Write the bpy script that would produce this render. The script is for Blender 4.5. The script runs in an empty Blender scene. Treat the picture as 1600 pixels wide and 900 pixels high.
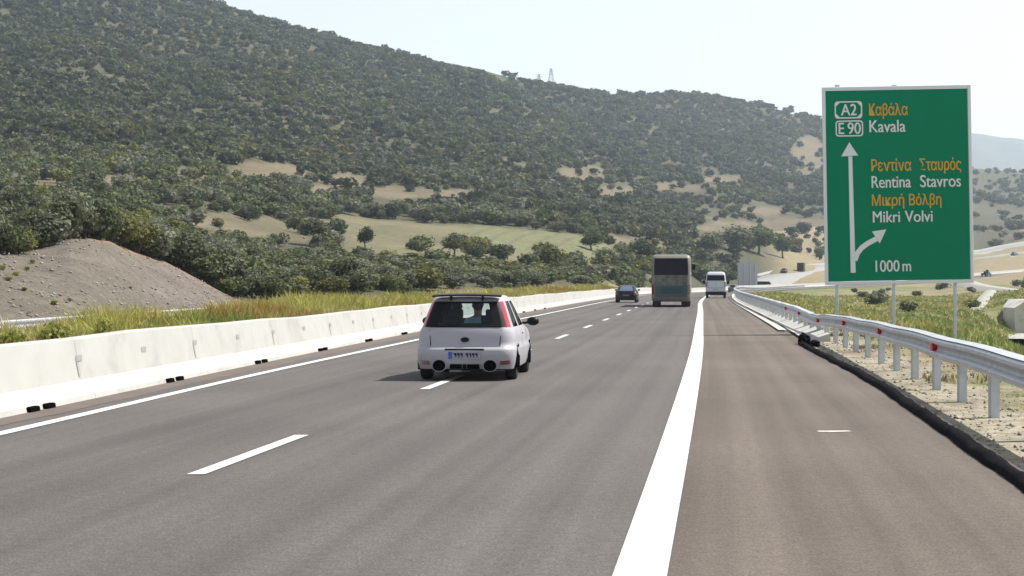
import bpy, bmesh, math, random
import numpy as np
from mathutils import Vector, Matrix

# ------------------------------------------------------------------ camera, sky, sun, exposure
S = bpy.context.scene
C = S.collection
F = 2820.0            # focal length in pixels of a 1600 px wide picture
HC = 1.63             # eye height
R = math.radians
cam = bpy.data.cameras.new("camera")
cam.sensor_width = 36.0
cam.lens = 36.0 * F / 1600.0
cam.clip_start = 0.1
cam.clip_end = 20000.0
camo = bpy.data.objects.new("camera", cam)
camo.location = (0, 0, HC)
camo.rotation_euler = (R(90) - math.atan(10.0 / F), 0, 0)
C.objects.link(camo)
S.camera = camo

SUN_EL, SUN_AZ = R(55), R(74)          # azimuth clockwise from the view direction (+Y)
sdir = Vector((math.sin(SUN_AZ) * math.cos(SUN_EL), math.cos(SUN_AZ) * math.cos(SUN_EL), math.sin(SUN_EL)))
W = bpy.data.worlds.new("World")
S.world = W
W.use_nodes = True
nt = W.node_tree
bg = nt.nodes["Background"]
sky = nt.nodes.new("ShaderNodeTexSky")
sky.sky_type = 'NISHITA'
sky.sun_disc = False
sky.sun_elevation = SUN_EL
sky.sun_rotation = SUN_AZ
sky.air_density = 1.0
sky.dust_density = 0.25
sky.ozone_density = 1.0
hs = nt.nodes.new("ShaderNodeHueSaturation"); hs.inputs["Saturation"].default_value = 0.30      # hazy, whitish air
nt.links.new(sky.outputs[0], hs.inputs["Color"]); nt.links.new(hs.outputs[0], bg.inputs[0])
bg.inputs[1].default_value = 0.105
sl = bpy.data.lights.new("sun", 'SUN')
sl.energy = 5.0
sl.angle = R(0.5)
sl.color = (1.0, 0.95, 0.87)
so = bpy.data.objects.new("sun", sl)
so.rotation_euler = (-sdir).to_track_quat('-Z', 'Y').to_euler()
so.location = sdir * 100
C.objects.link(so)
S.view_settings.view_transform = 'Standard'
S.view_settings.look = 'None'
S.view_settings.gamma = 1.0
S.view_settings.use_curve_mapping = False
S.view_settings.exposure = 0.72
S.cycles.use_denoising = True
S.cycles.max_bounces = 6
S.cycles.diffuse_bounces = 3
S.cycles.volume_bounces = 1
S.cycles.transparent_max_bounces = 12
S.cycles.sample_clamp_indirect = 6.0
S.cycles.caustics_reflective = False
S.cycles.caustics_refractive = False

rng = np.random.default_rng(11)
random.seed(5)

# ------------------------------------------------------------------ materials
def new_mat(name):
    m = bpy.data.materials.new(name)
    m.use_nodes = True
    n = m.node_tree.nodes
    return m, m.node_tree, n["Principled BSDF"]

def mat(name, col, rough=0.6, metal=0.0, var=0.12, scale=8.0, bump=0.0, coat=0.0, spec=0.5, dirt=None, dirt_scale=1.5):
    """Plain procedural material: base colour broken up by two octaves of noise."""
    m, t, p = new_mat(name)
    tc = t.nodes.new("ShaderNodeTexCoord")
    no = t.nodes.new("ShaderNodeTexNoise")
    no.inputs["Scale"].default_value = scale
    no.inputs["Detail"].default_value = 6
    t.links.new(tc.outputs["Object"], no.inputs["Vector"])
    mx = t.nodes.new("ShaderNodeMix"); mx.data_type = 'RGBA'
    a = [max(0, c * (1 - var)) for c in col[:3]] + [1]
    b = [min(1, c * (1 + var)) for c in col[:3]] + [1]
    mx.inputs[6].default_value = a; mx.inputs[7].default_value = b
    t.links.new(no.outputs["Fac"], mx.inputs[0])
    out = mx.outputs[2]
    if dirt:
        n2 = t.nodes.new("ShaderNodeTexNoise"); n2.inputs["Scale"].default_value = dirt_scale; n2.inputs["Detail"].default_value = 8
        n2.inputs["Roughness"].default_value = 0.65
        t.links.new(tc.outputs["Object"], n2.inputs["Vector"])
        cr = t.nodes.new("ShaderNodeValToRGB"); cr.color_ramp.elements[0].position = 0.5; cr.color_ramp.elements[1].position = 0.75
        t.links.new(n2.outputs["Fac"], cr.inputs[0])
        m2 = t.nodes.new("ShaderNodeMix"); m2.data_type = 'RGBA'
        t.links.new(cr.outputs[0], m2.inputs[0]); t.links.new(out, m2.inputs[6])
        m2.inputs[7].default_value = list(dirt) + [1]
        out = m2.outputs[2]
    t.links.new(out, p.inputs["Base Color"])
    p.inputs["Roughness"].default_value = rough
    p.inputs["Metallic"].default_value = metal
    p.inputs["Coat Weight"].default_value = coat
    p.inputs["Coat Roughness"].default_value = 0.06
    p.inputs["Specular IOR Level"].default_value = spec
    if bump:
        bp = t.nodes.new("ShaderNodeBump"); bp.inputs["Strength"].default_value = bump; bp.inputs["Distance"].default_value = 0.02
        t.links.new(no.outputs["Fac"], bp.inputs["Height"]); t.links.new(bp.outputs[0], p.inputs["Normal"])
    return m

def glass_mat(name, tint, rough=0.03, mixf=0.12):
    m, t, p = new_mat(name)
    tr = t.nodes.new("ShaderNodeBsdfTransparent"); tr.inputs[0].default_value = list(tint) + [1]
    gl = t.nodes.new("ShaderNodeBsdfGlossy"); gl.inputs["Roughness"].default_value = rough
    lw = t.nodes.new("ShaderNodeLayerWeight"); lw.inputs["Blend"].default_value = 0.5
    pw = t.nodes.new("ShaderNodeMath"); pw.operation = 'POWER'; pw.inputs[1].default_value = 4.0
    t.links.new(lw.outputs["Facing"], pw.inputs[0])
    ad = t.nodes.new("ShaderNodeMath"); ad.operation = 'MULTIPLY_ADD'; ad.inputs[1].default_value = 0.7; ad.inputs[2].default_value = mixf
    t.links.new(pw.outputs[0], ad.inputs[0])
    mx = t.nodes.new("ShaderNodeMixShader")
    t.links.new(ad.outputs[0], mx.inputs[0]); t.links.new(tr.outputs[0], mx.inputs[1]); t.links.new(gl.outputs[0], mx.inputs[2])
    t.links.new(mx.outputs[0], t.nodes["Material Output"].inputs[0])
    return m

def attr_mat(name, rough=0.9, nscale=0.8, amp=0.45, bump=0.6, bscale=3.0, fine=9.0, transl=0.0, rnd=0.0, grain=0.0):
    """Colour from the mesh attribute 'tint' broken up by world-space noise; rnd adds a per-object variation."""
    m, t, p = new_mat(name)
    at = t.nodes.new("ShaderNodeAttribute"); at.attribute_name = "tint"
    geo = t.nodes.new("ShaderNodeNewGeometry")
    n1 = t.nodes.new("ShaderNodeTexNoise"); n1.inputs["Scale"].default_value = nscale; n1.inputs["Detail"].default_value = 8; n1.inputs["Roughness"].default_value = 0.7
    t.links.new(geo.outputs["Position"], n1.inputs["Vector"])
    mr = t.nodes.new("ShaderNodeMapRange"); mr.inputs[1].default_value = 0.25; mr.inputs[2].default_value = 0.75
    mr.inputs[3].default_value = 1 - amp; mr.inputs[4].default_value = 1 + amp
    t.links.new(n1.outputs["Fac"], mr.inputs[0])
    fac = mr.outputs[0]
    if grain:
        n3 = t.nodes.new("ShaderNodeTexNoise"); n3.inputs["Scale"].default_value = grain; n3.inputs["Detail"].default_value = 6; n3.inputs["Roughness"].default_value = .8
        t.links.new(geo.outputs["Position"], n3.inputs["Vector"])
        m4 = t.nodes.new("ShaderNodeMapRange"); m4.inputs[1].default_value = .3; m4.inputs[2].default_value = .7; m4.inputs[3].default_value = .6; m4.inputs[4].default_value = 1.4
        t.links.new(n3.outputs["Fac"], m4.inputs[0])
        mg = t.nodes.new("ShaderNodeMath"); mg.operation = 'MULTIPLY'; t.links.new(fac, mg.inputs[0]); t.links.new(m4.outputs[0], mg.inputs[1]); fac = mg.outputs[0]
    if rnd:
        oi = t.nodes.new("ShaderNodeObjectInfo")
        m3 = t.nodes.new("ShaderNodeMapRange"); m3.inputs[3].default_value = 1 - rnd; m3.inputs[4].default_value = 1 + rnd
        t.links.new(oi.outputs["Random"], m3.inputs[0])
        mm = t.nodes.new("ShaderNodeMath"); mm.operation = 'MULTIPLY'
        t.links.new(fac, mm.inputs[0]); t.links.new(m3.outputs[0], mm.inputs[1]); fac = mm.outputs[0]
    vm = t.nodes.new("ShaderNodeVectorMath"); vm.operation = 'SCALE'
    t.links.new(at.outputs["Color"], vm.inputs[0]); t.links.new(fac, vm.inputs["Scale"])
    t.links.new(vm.outputs[0], p.inputs["Base Color"])
    p.inputs["Roughness"].default_value = rough
    p.inputs["Specular IOR Level"].default_value = 0.2
    if bump:
        bp = t.nodes.new("ShaderNodeBump"); bp.inputs["Strength"].default_value = bump; bp.inputs["Distance"].default_value = 0.15
        n2 = t.nodes.new("ShaderNodeTexNoise"); n2.inputs["Scale"].default_value = bscale; n2.inputs["Detail"].default_value = 8
        t.links.new(geo.outputs["Position"], n2.inputs["Vector"])
        t.links.new(n2.outputs["Fac"], bp.inputs["Height"]); t.links.new(bp.outputs[0], p.inputs["Normal"])
    if transl:
        tl = t.nodes.new("ShaderNodeBsdfTranslucent"); t.links.new(vm.outputs[0], tl.inputs[0])
        mx = t.nodes.new("ShaderNodeMixShader"); mx.inputs[0].default_value = transl
        t.links.new(p.outputs[0], mx.inputs[1]); t.links.new(tl.outputs[0], mx.inputs[2])
        t.links.new(mx.outputs[0], t.nodes["Material Output"].inputs[0])
    return m

def asphalt_mat(name, col, col2, streak=0.62):
    """Worn asphalt: fine grain, soft blotches, and long streaks that follow the driving direction (u runs across the road)."""
    m, t, p = new_mat(name)
    uv = t.nodes.new("ShaderNodeUVMap"); uv.uv_map = "UVMap"
    geo = t.nodes.new("ShaderNodeNewGeometry")
    mp = t.nodes.new("ShaderNodeMapping"); mp.inputs["Scale"].default_value = (2.2, 0.012, 1)
    t.links.new(uv.outputs[0], mp.inputs[0])
    ns = t.nodes.new("ShaderNodeTexNoise"); ns.inputs["Scale"].default_value = 1.0; ns.inputs["Detail"].default_value = 5
    t.links.new(mp.outputs[0], ns.inputs["Vector"])
    nb = t.nodes.new("ShaderNodeTexNoise"); nb.inputs["Scale"].default_value = 0.16; nb.inputs["Detail"].default_value = 6
    t.links.new(geo.outputs["Position"], nb.inputs["Vector"])
    nf = t.nodes.new("ShaderNodeTexNoise"); nf.inputs["Scale"].default_value = 55; nf.inputs["Detail"].default_value = 4; nf.inputs["Roughness"].default_value = 0.7
    t.links.new(geo.outputs["Position"], nf.inputs["Vector"])
    a = t.nodes.new("ShaderNodeMath"); a.operation = 'MULTIPLY_ADD'; a.inputs[1].default_value = 0.6
    t.links.new(ns.outputs["Fac"], a.inputs[0]); 
    b = t.nodes.new("ShaderNodeMath"); b.operation = 'MULTIPLY'; b.inputs[1].default_value = 0.4
    t.links.new(nb.outputs["Fac"], b.inputs[0]); t.links.new(b.outputs[0], a.inputs[2])
    cr = t.nodes.new("ShaderNodeMapRange"); cr.inputs[1].default_value = 0.36; cr.inputs[2].default_value = 0.60
    t.links.new(a.outputs[0], cr.inputs[0])
    mx = t.nodes.new("ShaderNodeMix"); mx.data_type = 'RGBA'
    mx.inputs[6].default_value = list(col) + [1]; mx.inputs[7].default_value = list(col2) + [1]
    t.links.new(cr.outputs[0], mx.inputs[0])
    mr = t.nodes.new("ShaderNodeMapRange"); mr.inputs[1].default_value = 0.3; mr.inputs[2].default_value = 0.7; mr.inputs[3].default_value = 1 - streak; mr.inputs[4].default_value = 1 + streak
    t.links.new(nf.outputs["Fac"], mr.inputs[0])
    vm = t.nodes.new("ShaderNodeVectorMath"); vm.operation = 'SCALE'
    t.links.new(mx.outputs[2], vm.inputs[0]); t.links.new(mr.outputs[0], vm.inputs["Scale"])
    t.links.new(vm.outputs[0], p.inputs["Base Color"])
    p.inputs["Roughness"].default_value = 0.85
    p.inputs["Specular IOR Level"].default_value = 0.3
    ng = t.nodes.new("ShaderNodeTexNoise"); ng.inputs["Scale"].default_value = 11; ng.inputs["Detail"].default_value = 5; ng.inputs["Roughness"].default_value = .75
    t.links.new(geo.outputs["Position"], ng.inputs["Vector"])
    mg = t.nodes.new("ShaderNodeMapRange"); mg.inputs[1].default_value = .3; mg.inputs[2].default_value = .7; mg.inputs[3].default_value = .76; mg.inputs[4].default_value = 1.24
    t.links.new(ng.outputs["Fac"], mg.inputs[0])
    v2 = t.nodes.new("ShaderNodeVectorMath"); v2.operation = 'SCALE'
    t.links.new(vm.outputs[0], v2.inputs[0]); t.links.new(mg.outputs[0], v2.inputs["Scale"]); t.links.new(v2.outputs[0], p.inputs["Base Color"])
    bp = t.nodes.new("ShaderNodeBump"); bp.inputs["Strength"].default_value = 0.35; bp.inputs["Distance"].default_value = 0.01
    t.links.new(nf.outputs["Fac"], bp.inputs["Height"]); t.links.new(bp.outputs[0], p.inputs["Normal"])
    return m

M = {}
M["asphalt"] = asphalt_mat("lane asphalt", (0.062, 0.055, 0.051), (0.102, 0.092, 0.087))
M["shoulder"] = asphalt_mat("shoulder asphalt", (0.070, 0.056, 0.046), (0.128, 0.106, 0.089))
M["dust"] = mat("dusty asphalt", (0.10, 0.078, 0.066), 0.9, var=0.3, scale=1.5)
M["paint"] = mat("road paint", (0.56, 0.56, 0.555), 0.6, var=0.08, scale=3, dirt=(0.24, 0.23, 0.22), dirt_scale=16)
M["concrete"] = mat("barrier concrete", (0.395, 0.39, 0.368), 0.85, var=0.10, scale=2.2, bump=0.15, dirt=(0.29, 0.28, 0.262), dirt_scale=0.9)
M["concrete_old"] = mat("weathered concrete", (0.52, 0.50, 0.46), 0.85, var=0.2, scale=1.2, bump=0.3, dirt=(0.26, 0.245, 0.22), dirt_scale=0.55)
M["hole"] = mat("dark opening", (0.004, 0.004, 0.004), 1.0, spec=0.0)
M["joint"] = mat("joint grey", (0.27, 0.265, 0.25), 0.9)  # flat grey, darker than the barrier concrete
M["galv"] = mat("galvanised steel", (0.52, 0.54, 0.565), 0.42, metal=0.5, var=0.16, scale=3.5, dirt=(0.36, 0.38, 0.41), dirt_scale=2.0)
M["post"] = mat("galvanised post", (0.50, 0.53, 0.57), 0.5, metal=0.35, var=0.15, scale=5, dirt=(0.35, 0.36, 0.38), dirt_scale=3)
M["berm"] = mat("bituminous kerb", (0.007, 0.007, 0.009), 1.0, var=0.5, scale=9, bump=1.0, spec=0.05)
M["red"] = mat("red reflector", (0.62, 0.012, 0.014), 0.25, var=0.1)
M["signgreen"] = mat("sign green", (0.003, 0.19, 0.098), 0.6, var=0.06, scale=1.2, spec=0.08)
M["signwhite"] = mat("sign white", (0.66, 0.68, 0.70), 0.5, var=0.03)
M["signyellow"] = mat("sign yellow", (0.58, 0.33, 0.02), 0.5, var=0.05)
M["signback"] = mat("sign back", (0.42, 0.42, 0.43), 0.5, metal=0.3, var=0.1)
M["white"] = mat("car paint silver white", (0.36, 0.355, 0.385), 0.42, metal=0.0, var=0.02, coat=0.12, spec=0.35)
M["black"] = mat("black plastic", (0.005, 0.005, 0.006), 0.4, var=0.1, spec=0.2)
M["tyre"] = mat("tyre rubber", (0.018, 0.018, 0.019), 0.8, var=0.2)
M["rim"] = mat("alloy rim", (0.5, 0.5, 0.52), 0.3, metal=0.8, var=0.05)
M["tail"] = mat("tail light red", (0.40, 0.012, 0.035), 0.12, var=0.08, coat=0.6)
M["taildark"] = mat("dark red lens", (0.10, 0.008, 0.01), 0.15, var=0.1, coat=0.6)
M["darkpaint"] = mat("dark blue black paint", (0.006, 0.006, 0.009), 0.3, var=0.1, coat=0.15, spec=0.2)
M["bluepaint"] = mat("dark teal blue paint", (0.035, 0.065, 0.095), 0.3, var=0.1, coat=0.7)
M["darkglass"] = mat("dark glass", (0.010, 0.009, 0.013), 0.12, var=0.2, spec=0.10)
M["skyglass"] = mat("sky reflection tint", (0.16, 0.21, 0.27), 0.06, metal=0.6, var=0.1)  # reflected sky put into the pale blue base colour
M["glass"] = glass_mat("rear window glass", (0.62, 0.70, 0.69), mixf=0.035)
M["clearglass"] = glass_mat("clear window glass", (0.85, 0.92, 0.92), mixf=0.06)
M["seat"] = mat("seat fabric", (0.025, 0.026, 0.032), 0.9, var=0.2)
M["cream"] = mat("coach cream paint", (0.155, 0.15, 0.122), 0.45, var=0.10, scale=1.5, coat=0.1)
M["teal"] = mat("coach teal paint", (0.003, 0.052, 0.058), 0.35, var=0.2, scale=1.5, coat=0.1)
M["coachgrey"] = mat("coach grey panel", (0.13, 0.125, 0.125), 0.5, var=0.12, scale=2, dirt=(0.08, 0.075, 0.075))
M["vanwhite"] = mat("minibus white paint", (0.44, 0.46, 0.50), 0.35, var=0.05, coat=0.5)
M["platewhite"] = mat("number plate", (0.30, 0.31, 0.36), 0.5, var=0.03)
M["plateblue"] = mat("number plate blue", (0.03, 0.10, 0.42), 0.5, var=0.03)
M["skin"] = mat("skin", (0.45, 0.27, 0.19), 0.6, var=0.05)
M["hair"] = mat("hair", (0.012, 0.010, 0.009), 0.7, var=0.2)
M["shirt"] = mat("light blue shirt", (0.45, 0.62, 0.80), 0.85, var=0.1)
M["trousers"] = mat("dark trousers", (0.03, 0.035, 0.05), 0.9, var=0.1)
M["bark"] = mat("bark", (0.085, 0.068, 0.05), 0.95, var=0.35, scale=6, bump=0.6)
M["path"] = mat("pale gravel track", (0.27, 0.26, 0.235), 0.9, var=0.15, scale=0.5)
M["mast"] = mat("mast steel", (0.35, 0.36, 0.38), 0.6, metal=0.4)
M["terrain"] = attr_mat("terrain", 0.95, 0.45, 0.34, 0.9, 2.2, grain=3.5)
M["leaf"] = attr_mat("leaves", 0.7, 0.9, 0.30, 0.0, transl=0.30, rnd=0.30)
M["leafmass"] = attr_mat("woodland leaves", 0.75, 0.25, 0.25, 0.0, transl=0.30)
M["grass"] = attr_mat("dry grass blades", 0.8, 0.7, 0.30, 0.0, transl=0.25)
M["stone"] = attr_mat("stones", 0.95, 3.0, 0.2, 0.0)
M["farhill"] = attr_mat("far hills", 0.95, 0.012, 0.4, 0.0)

# middle rear panel of the coach, blotched by noise: cloudy greens, creams and darks
def mottle():
    m, t, p = new_mat("coach livery")
    tc = t.nodes.new("ShaderNodeTexCoord")
    n = t.nodes.new("ShaderNodeTexNoise"); n.inputs["Scale"].default_value = 2.1; n.inputs["Detail"].default_value = 3
    t.links.new(tc.outputs["Object"], n.inputs["Vector"])
    cr = t.nodes.new("ShaderNodeValToRGB")
    e = cr.color_ramp.elements
    e[0].position = 0.36; e[0].color = (0.03, 0.036, 0.018, 1)
    e[1].position = 0.62; e[1].color = (0.11, 0.115, 0.08, 1)
    k = e.new(0.47); k.color = (0.07, 0.075, 0.05, 1)
    t.links.new(n.outputs["Fac"], cr.inputs[0]); t.links.new(cr.outputs[0], p.inputs["Base Color"])
    p.inputs["Roughness"].default_value = 0.3
    return m
M["mottle"] = mottle()

def two_sided_lining(m, col):
    """The inside of a body shell is trim, not paint."""
    t = m.node_tree; p = t.nodes["Principled BSDF"]
    g = t.nodes.new("ShaderNodeNewGeometry")
    d = t.nodes.new("ShaderNodeBsdfDiffuse"); d.inputs[0].default_value = list(col) + [1]
    mx = t.nodes.new("ShaderNodeMixShader")
    t.links.new(g.outputs["Backfacing"], mx.inputs[0]); t.links.new(p.outputs[0], mx.inputs[1]); t.links.new(d.outputs[0], mx.inputs[2])
    t.links.new(mx.outputs[0], t.nodes["Material Output"].inputs[0])
two_sided_lining(M["white"], (0.03, 0.03, 0.035))

# ------------------------------------------------------------------ object helpers
def link(o, parent=None):
    C.objects.link(o)
    if parent is not None:
        o.parent = parent
    return o

def tag(o, label=None, cat=None, group=None, kind=None):
    if label: o["label"] = label
    if cat: o["category"] = cat
    if group: o["group"] = group
    if kind: o["kind"] = kind
    return o

def empty(name, loc=(0, 0, 0), rz=0.0, label=None, cat=None, group=None):
    o = bpy.data.objects.new(name, None)
    o.location = loc; o.rotation_euler = (0, 0, rz)
    o.empty_display_size = 0.3
    C.objects.link(o)
    return tag(o, label, cat, group)

class MB:
    def __init__(self):
        self.v = []; self.f = []
    def add(self, vs, fs):
        k = len(self.v)
        self.v += [tuple(p) for p in vs]
        self.f += [tuple(i + k for i in f) for f in fs]
        return self
    def box(self, c, s, rz=0.0, rx=0.0, ry=0.0):
        m = Matrix.Rotation(rz, 3, 'Z') @ Matrix.Rotation(ry, 3, 'Y') @ Matrix.Rotation(rx, 3, 'X')
        vs = []
        for z in (-.5, .5):
            for x, y in ((-.5, -.5), (.5, -.5), (.5, .5), (-.5, .5)):
                vs.append(Vector(c) + m @ Vector((x * s[0], y * s[1], z * s[2])))
        return self.add(vs, [(3, 2, 1, 0), (4, 5, 6, 7), (0, 1, 5, 4), (1, 2, 6, 5), (2, 3, 7, 6), (3, 0, 4, 7)])
    def tube(self, p, q, r0, r1=None, n=8, cap=True):
        r1 = r0 if r1 is None else r1
        p = Vector(p); q = Vector(q); d = (q - p).normalized()
        a = d.orthogonal().normalized(); b = d.cross(a)
        vs = []
        for c, r in ((p, r0), (q, r1)):
            for i in range(n):
                t = 2 * math.pi * i / n
                vs.append(c + a * (r * math.cos(t)) + b * (r * math.sin(t)))
        fs = [(i, (i + 1) % n, n + (i + 1) % n, n + i) for i in range(n)]
        if cap:
            fs += [tuple(range(n - 1, -1, -1)), tuple(range(n, 2 * n))]
        return self.add(vs, fs)
    def build(self, name, m, parent=None, smooth=False, bevel=0.0):
        me = bpy.data.meshes.new(name)
        me.from_pydata(self.v, [], self.f)
        me.update()
        me.materials.append(m)
        if smooth:
            me.polygons.foreach_set("use_smooth", [True] * len(me.polygons))
        o = bpy.data.objects.new(name, me)
        link(o, parent)
        if bevel:
            b = o.modifiers.new("bevel", 'BEVEL'); b.width = bevel; b.segments = 2; b.limit_method = 'ANGLE'
        return o

def np_mesh(name, V, Q, m, tint=None, smooth=False, parent=None):
    """Mesh from numpy arrays: V (n,3), Q (k,3 or 4) faces, tint (n,3) colours per vertex."""
    me = bpy.data.meshes.new(name)
    k, w = Q.shape
    me.vertices.add(len(V)); me.vertices.foreach_set("co", np.ascontiguousarray(V, dtype=np.float32).ravel())
    me.loops.add(k * w); me.loops.foreach_set("vertex_index", np.ascontiguousarray(Q, dtype=np.int32).ravel())
    me.polygons.add(k); me.polygons.foreach_set("loop_start", np.arange(0, k * w, w, dtype=np.int32))
    if smooth:
        me.polygons.foreach_set("use_smooth", np.ones(k, dtype=bool))
    if tint is not None:
        a = me.attributes.new("tint", 'FLOAT_COLOR', 'POINT')
        a.data.foreach_set("color", np.concatenate([tint, np.ones((len(V), 1))], 1).astype(np.float32).ravel())
    me.update(calc_edges=True)
    me.validate()
    me.materials.append(m)
    o = bpy.data.objects.new(name, me)
    return link(o, parent)

def hermite(pts):
    """Smooth curve through (D, value) points, finite-difference slopes; works on arrays."""
    x = np.array([p[0] for p in pts], float); y = np.array([p[1] for p in pts], float)
    d = np.diff(y) / np.diff(x)
    s = np.empty_like(y); s[0] = d[0]; s[-1] = d[-1]
    h = np.diff(x)
    s[1:-1] = (d[:-1] * h[1:] + d[1:] * h[:-1]) / (h[1:] + h[:-1])
    def f(q):
        q = np.asarray(q, float)
        i = np.clip(np.searchsorted(x, q) - 1, 0, len(x) - 2)
        hh = x[i + 1] - x[i]; t = (q - x[i]) / hh
        tc = np.clip(t, 0, 1)
        r = (2*tc**3 - 3*tc**2 + 1) * y[i] + (tc**3 - 2*tc**2 + tc) * hh * s[i] + (-2*tc**3 + 3*tc**2) * y[i+1] + (tc**3 - tc**2) * hh * s[i+1]
        return r + np.where(t < 0, (q - x[0]) * s[0], 0) + np.where(t > 1, (q - x[-1]) * s[-1], 0)
    return f

def lin(pts):
    x = np.array([p[0] for p in pts], float); y = np.array([p[1] for p in pts], float)
    return lambda q: np.interp(q, x, y)

def gx(px, D): return (px - 800.0) / F * D          # where a sight line of the survey meets depth D
def gz(py, D): return HC - (py - 440.0) / F * D

# ------------------------------------------------------------------ road lines, surveyed as offset against depth
XR = hermite([(-40, -4.9), (5, .13), (10, .709), (20.7, 1.93), (46, 4.727), (61.3, 6.346), (92, 9.6), (153, 16.06), (250, 28.3), (350, 45.5),
              (420, 65), (480, 93), (540, 130), (600, 170), (680, 222), (760, 270)])
RZ = hermite([(-40, 0), (0, 0), (60, 0), (120, 0), (180, 0), (205, -.004), (280, -.12), (350, -.42), (420, -.1), (480, .42), (570, 3.0), (650, 5.8), (760, 9.5)])
def head(D): return (XR(D + 1) - XR(D - 1)) / 2
def wide(D): return np.sqrt(1 + head(D) ** 2)
wlane = lin([(0, 3.92), (50, 4.0), (760, 4.0)])
wedge = hermite([(-40, 6.5), (0, 6.75), (19, 7.19), (31.5, 7.58), (51, 7.80), (85, 7.75), (150, 7.7), (760, 7.7)])
wbar = hermite([(-40, 7.1), (0, 7.45), (21.4, 8.07), (33, 8.52), (58.9, 9.10), (102, 9.28), (172, 9.35), (760, 9.35)])
wberm = hermite([(-40, 2.75), (14, 2.79), (29, 2.85), (46, 2.6), (60, 2.65), (94, 2.6), (172, 2.5), (760, 2.5)])
wrail = hermite([(-40, 3.5), (0, 3.6), (20, 3.68), (45, 3.62), (60, 3.45), (83, 3.3), (138, 3.1), (250, 3.05), (760, 3.0)])
XL = lambda D: XR(D) - wlane(D) * wide(D)
XE = lambda D: XR(D) - wedge(D) * wide(D)
XB = lambda D: XR(D) - wbar(D) * wide(D)
XK = lambda D: XR(D) + wberm(D) * wide(D)
XG = lambda D: XR(D) + wrail(D) * wide(D)

def strip(name, a, b, D, dz, m, nx=2, kind="structure"):
    """A sheet between two lateral lines a(D), b(D), lying dz above the road profile."""
    D = np.asarray(D, float); A = a(D); B = b(D)
    t = np.linspace(0, 1, nx)
    X = A[:, None] * (1 - t) + B[:, None] * t
    Y = np.repeat(D[:, None], nx, 1)
    Z = np.repeat((RZ(D) + dz)[:, None], nx, 1)
    V = np.stack([X, Y, Z], -1).reshape(-1, 3)
    n = len(D); i = np.arange(n - 1)[:, None] * nx + np.arange(nx - 1)[None, :]
    i = i.ravel()
    Q = np.stack([i, i + 1, i + nx + 1, i + nx], 1)
    o = np_mesh(name, V, Q, m, smooth=True)
    uv = o.data.uv_layers.new(name="UVMap")
    U = np.stack([X - XR(D)[:, None], Y], -1).reshape(-1, 2)
    li = np.empty(len(o.data.loops), dtype=np.int32); o.data.loops.foreach_get("vertex_index", li)
    uv.data.foreach_set("uv", U[li].astype(np.float32).ravel())
    if kind: o["kind"] = kind
    return o

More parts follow.
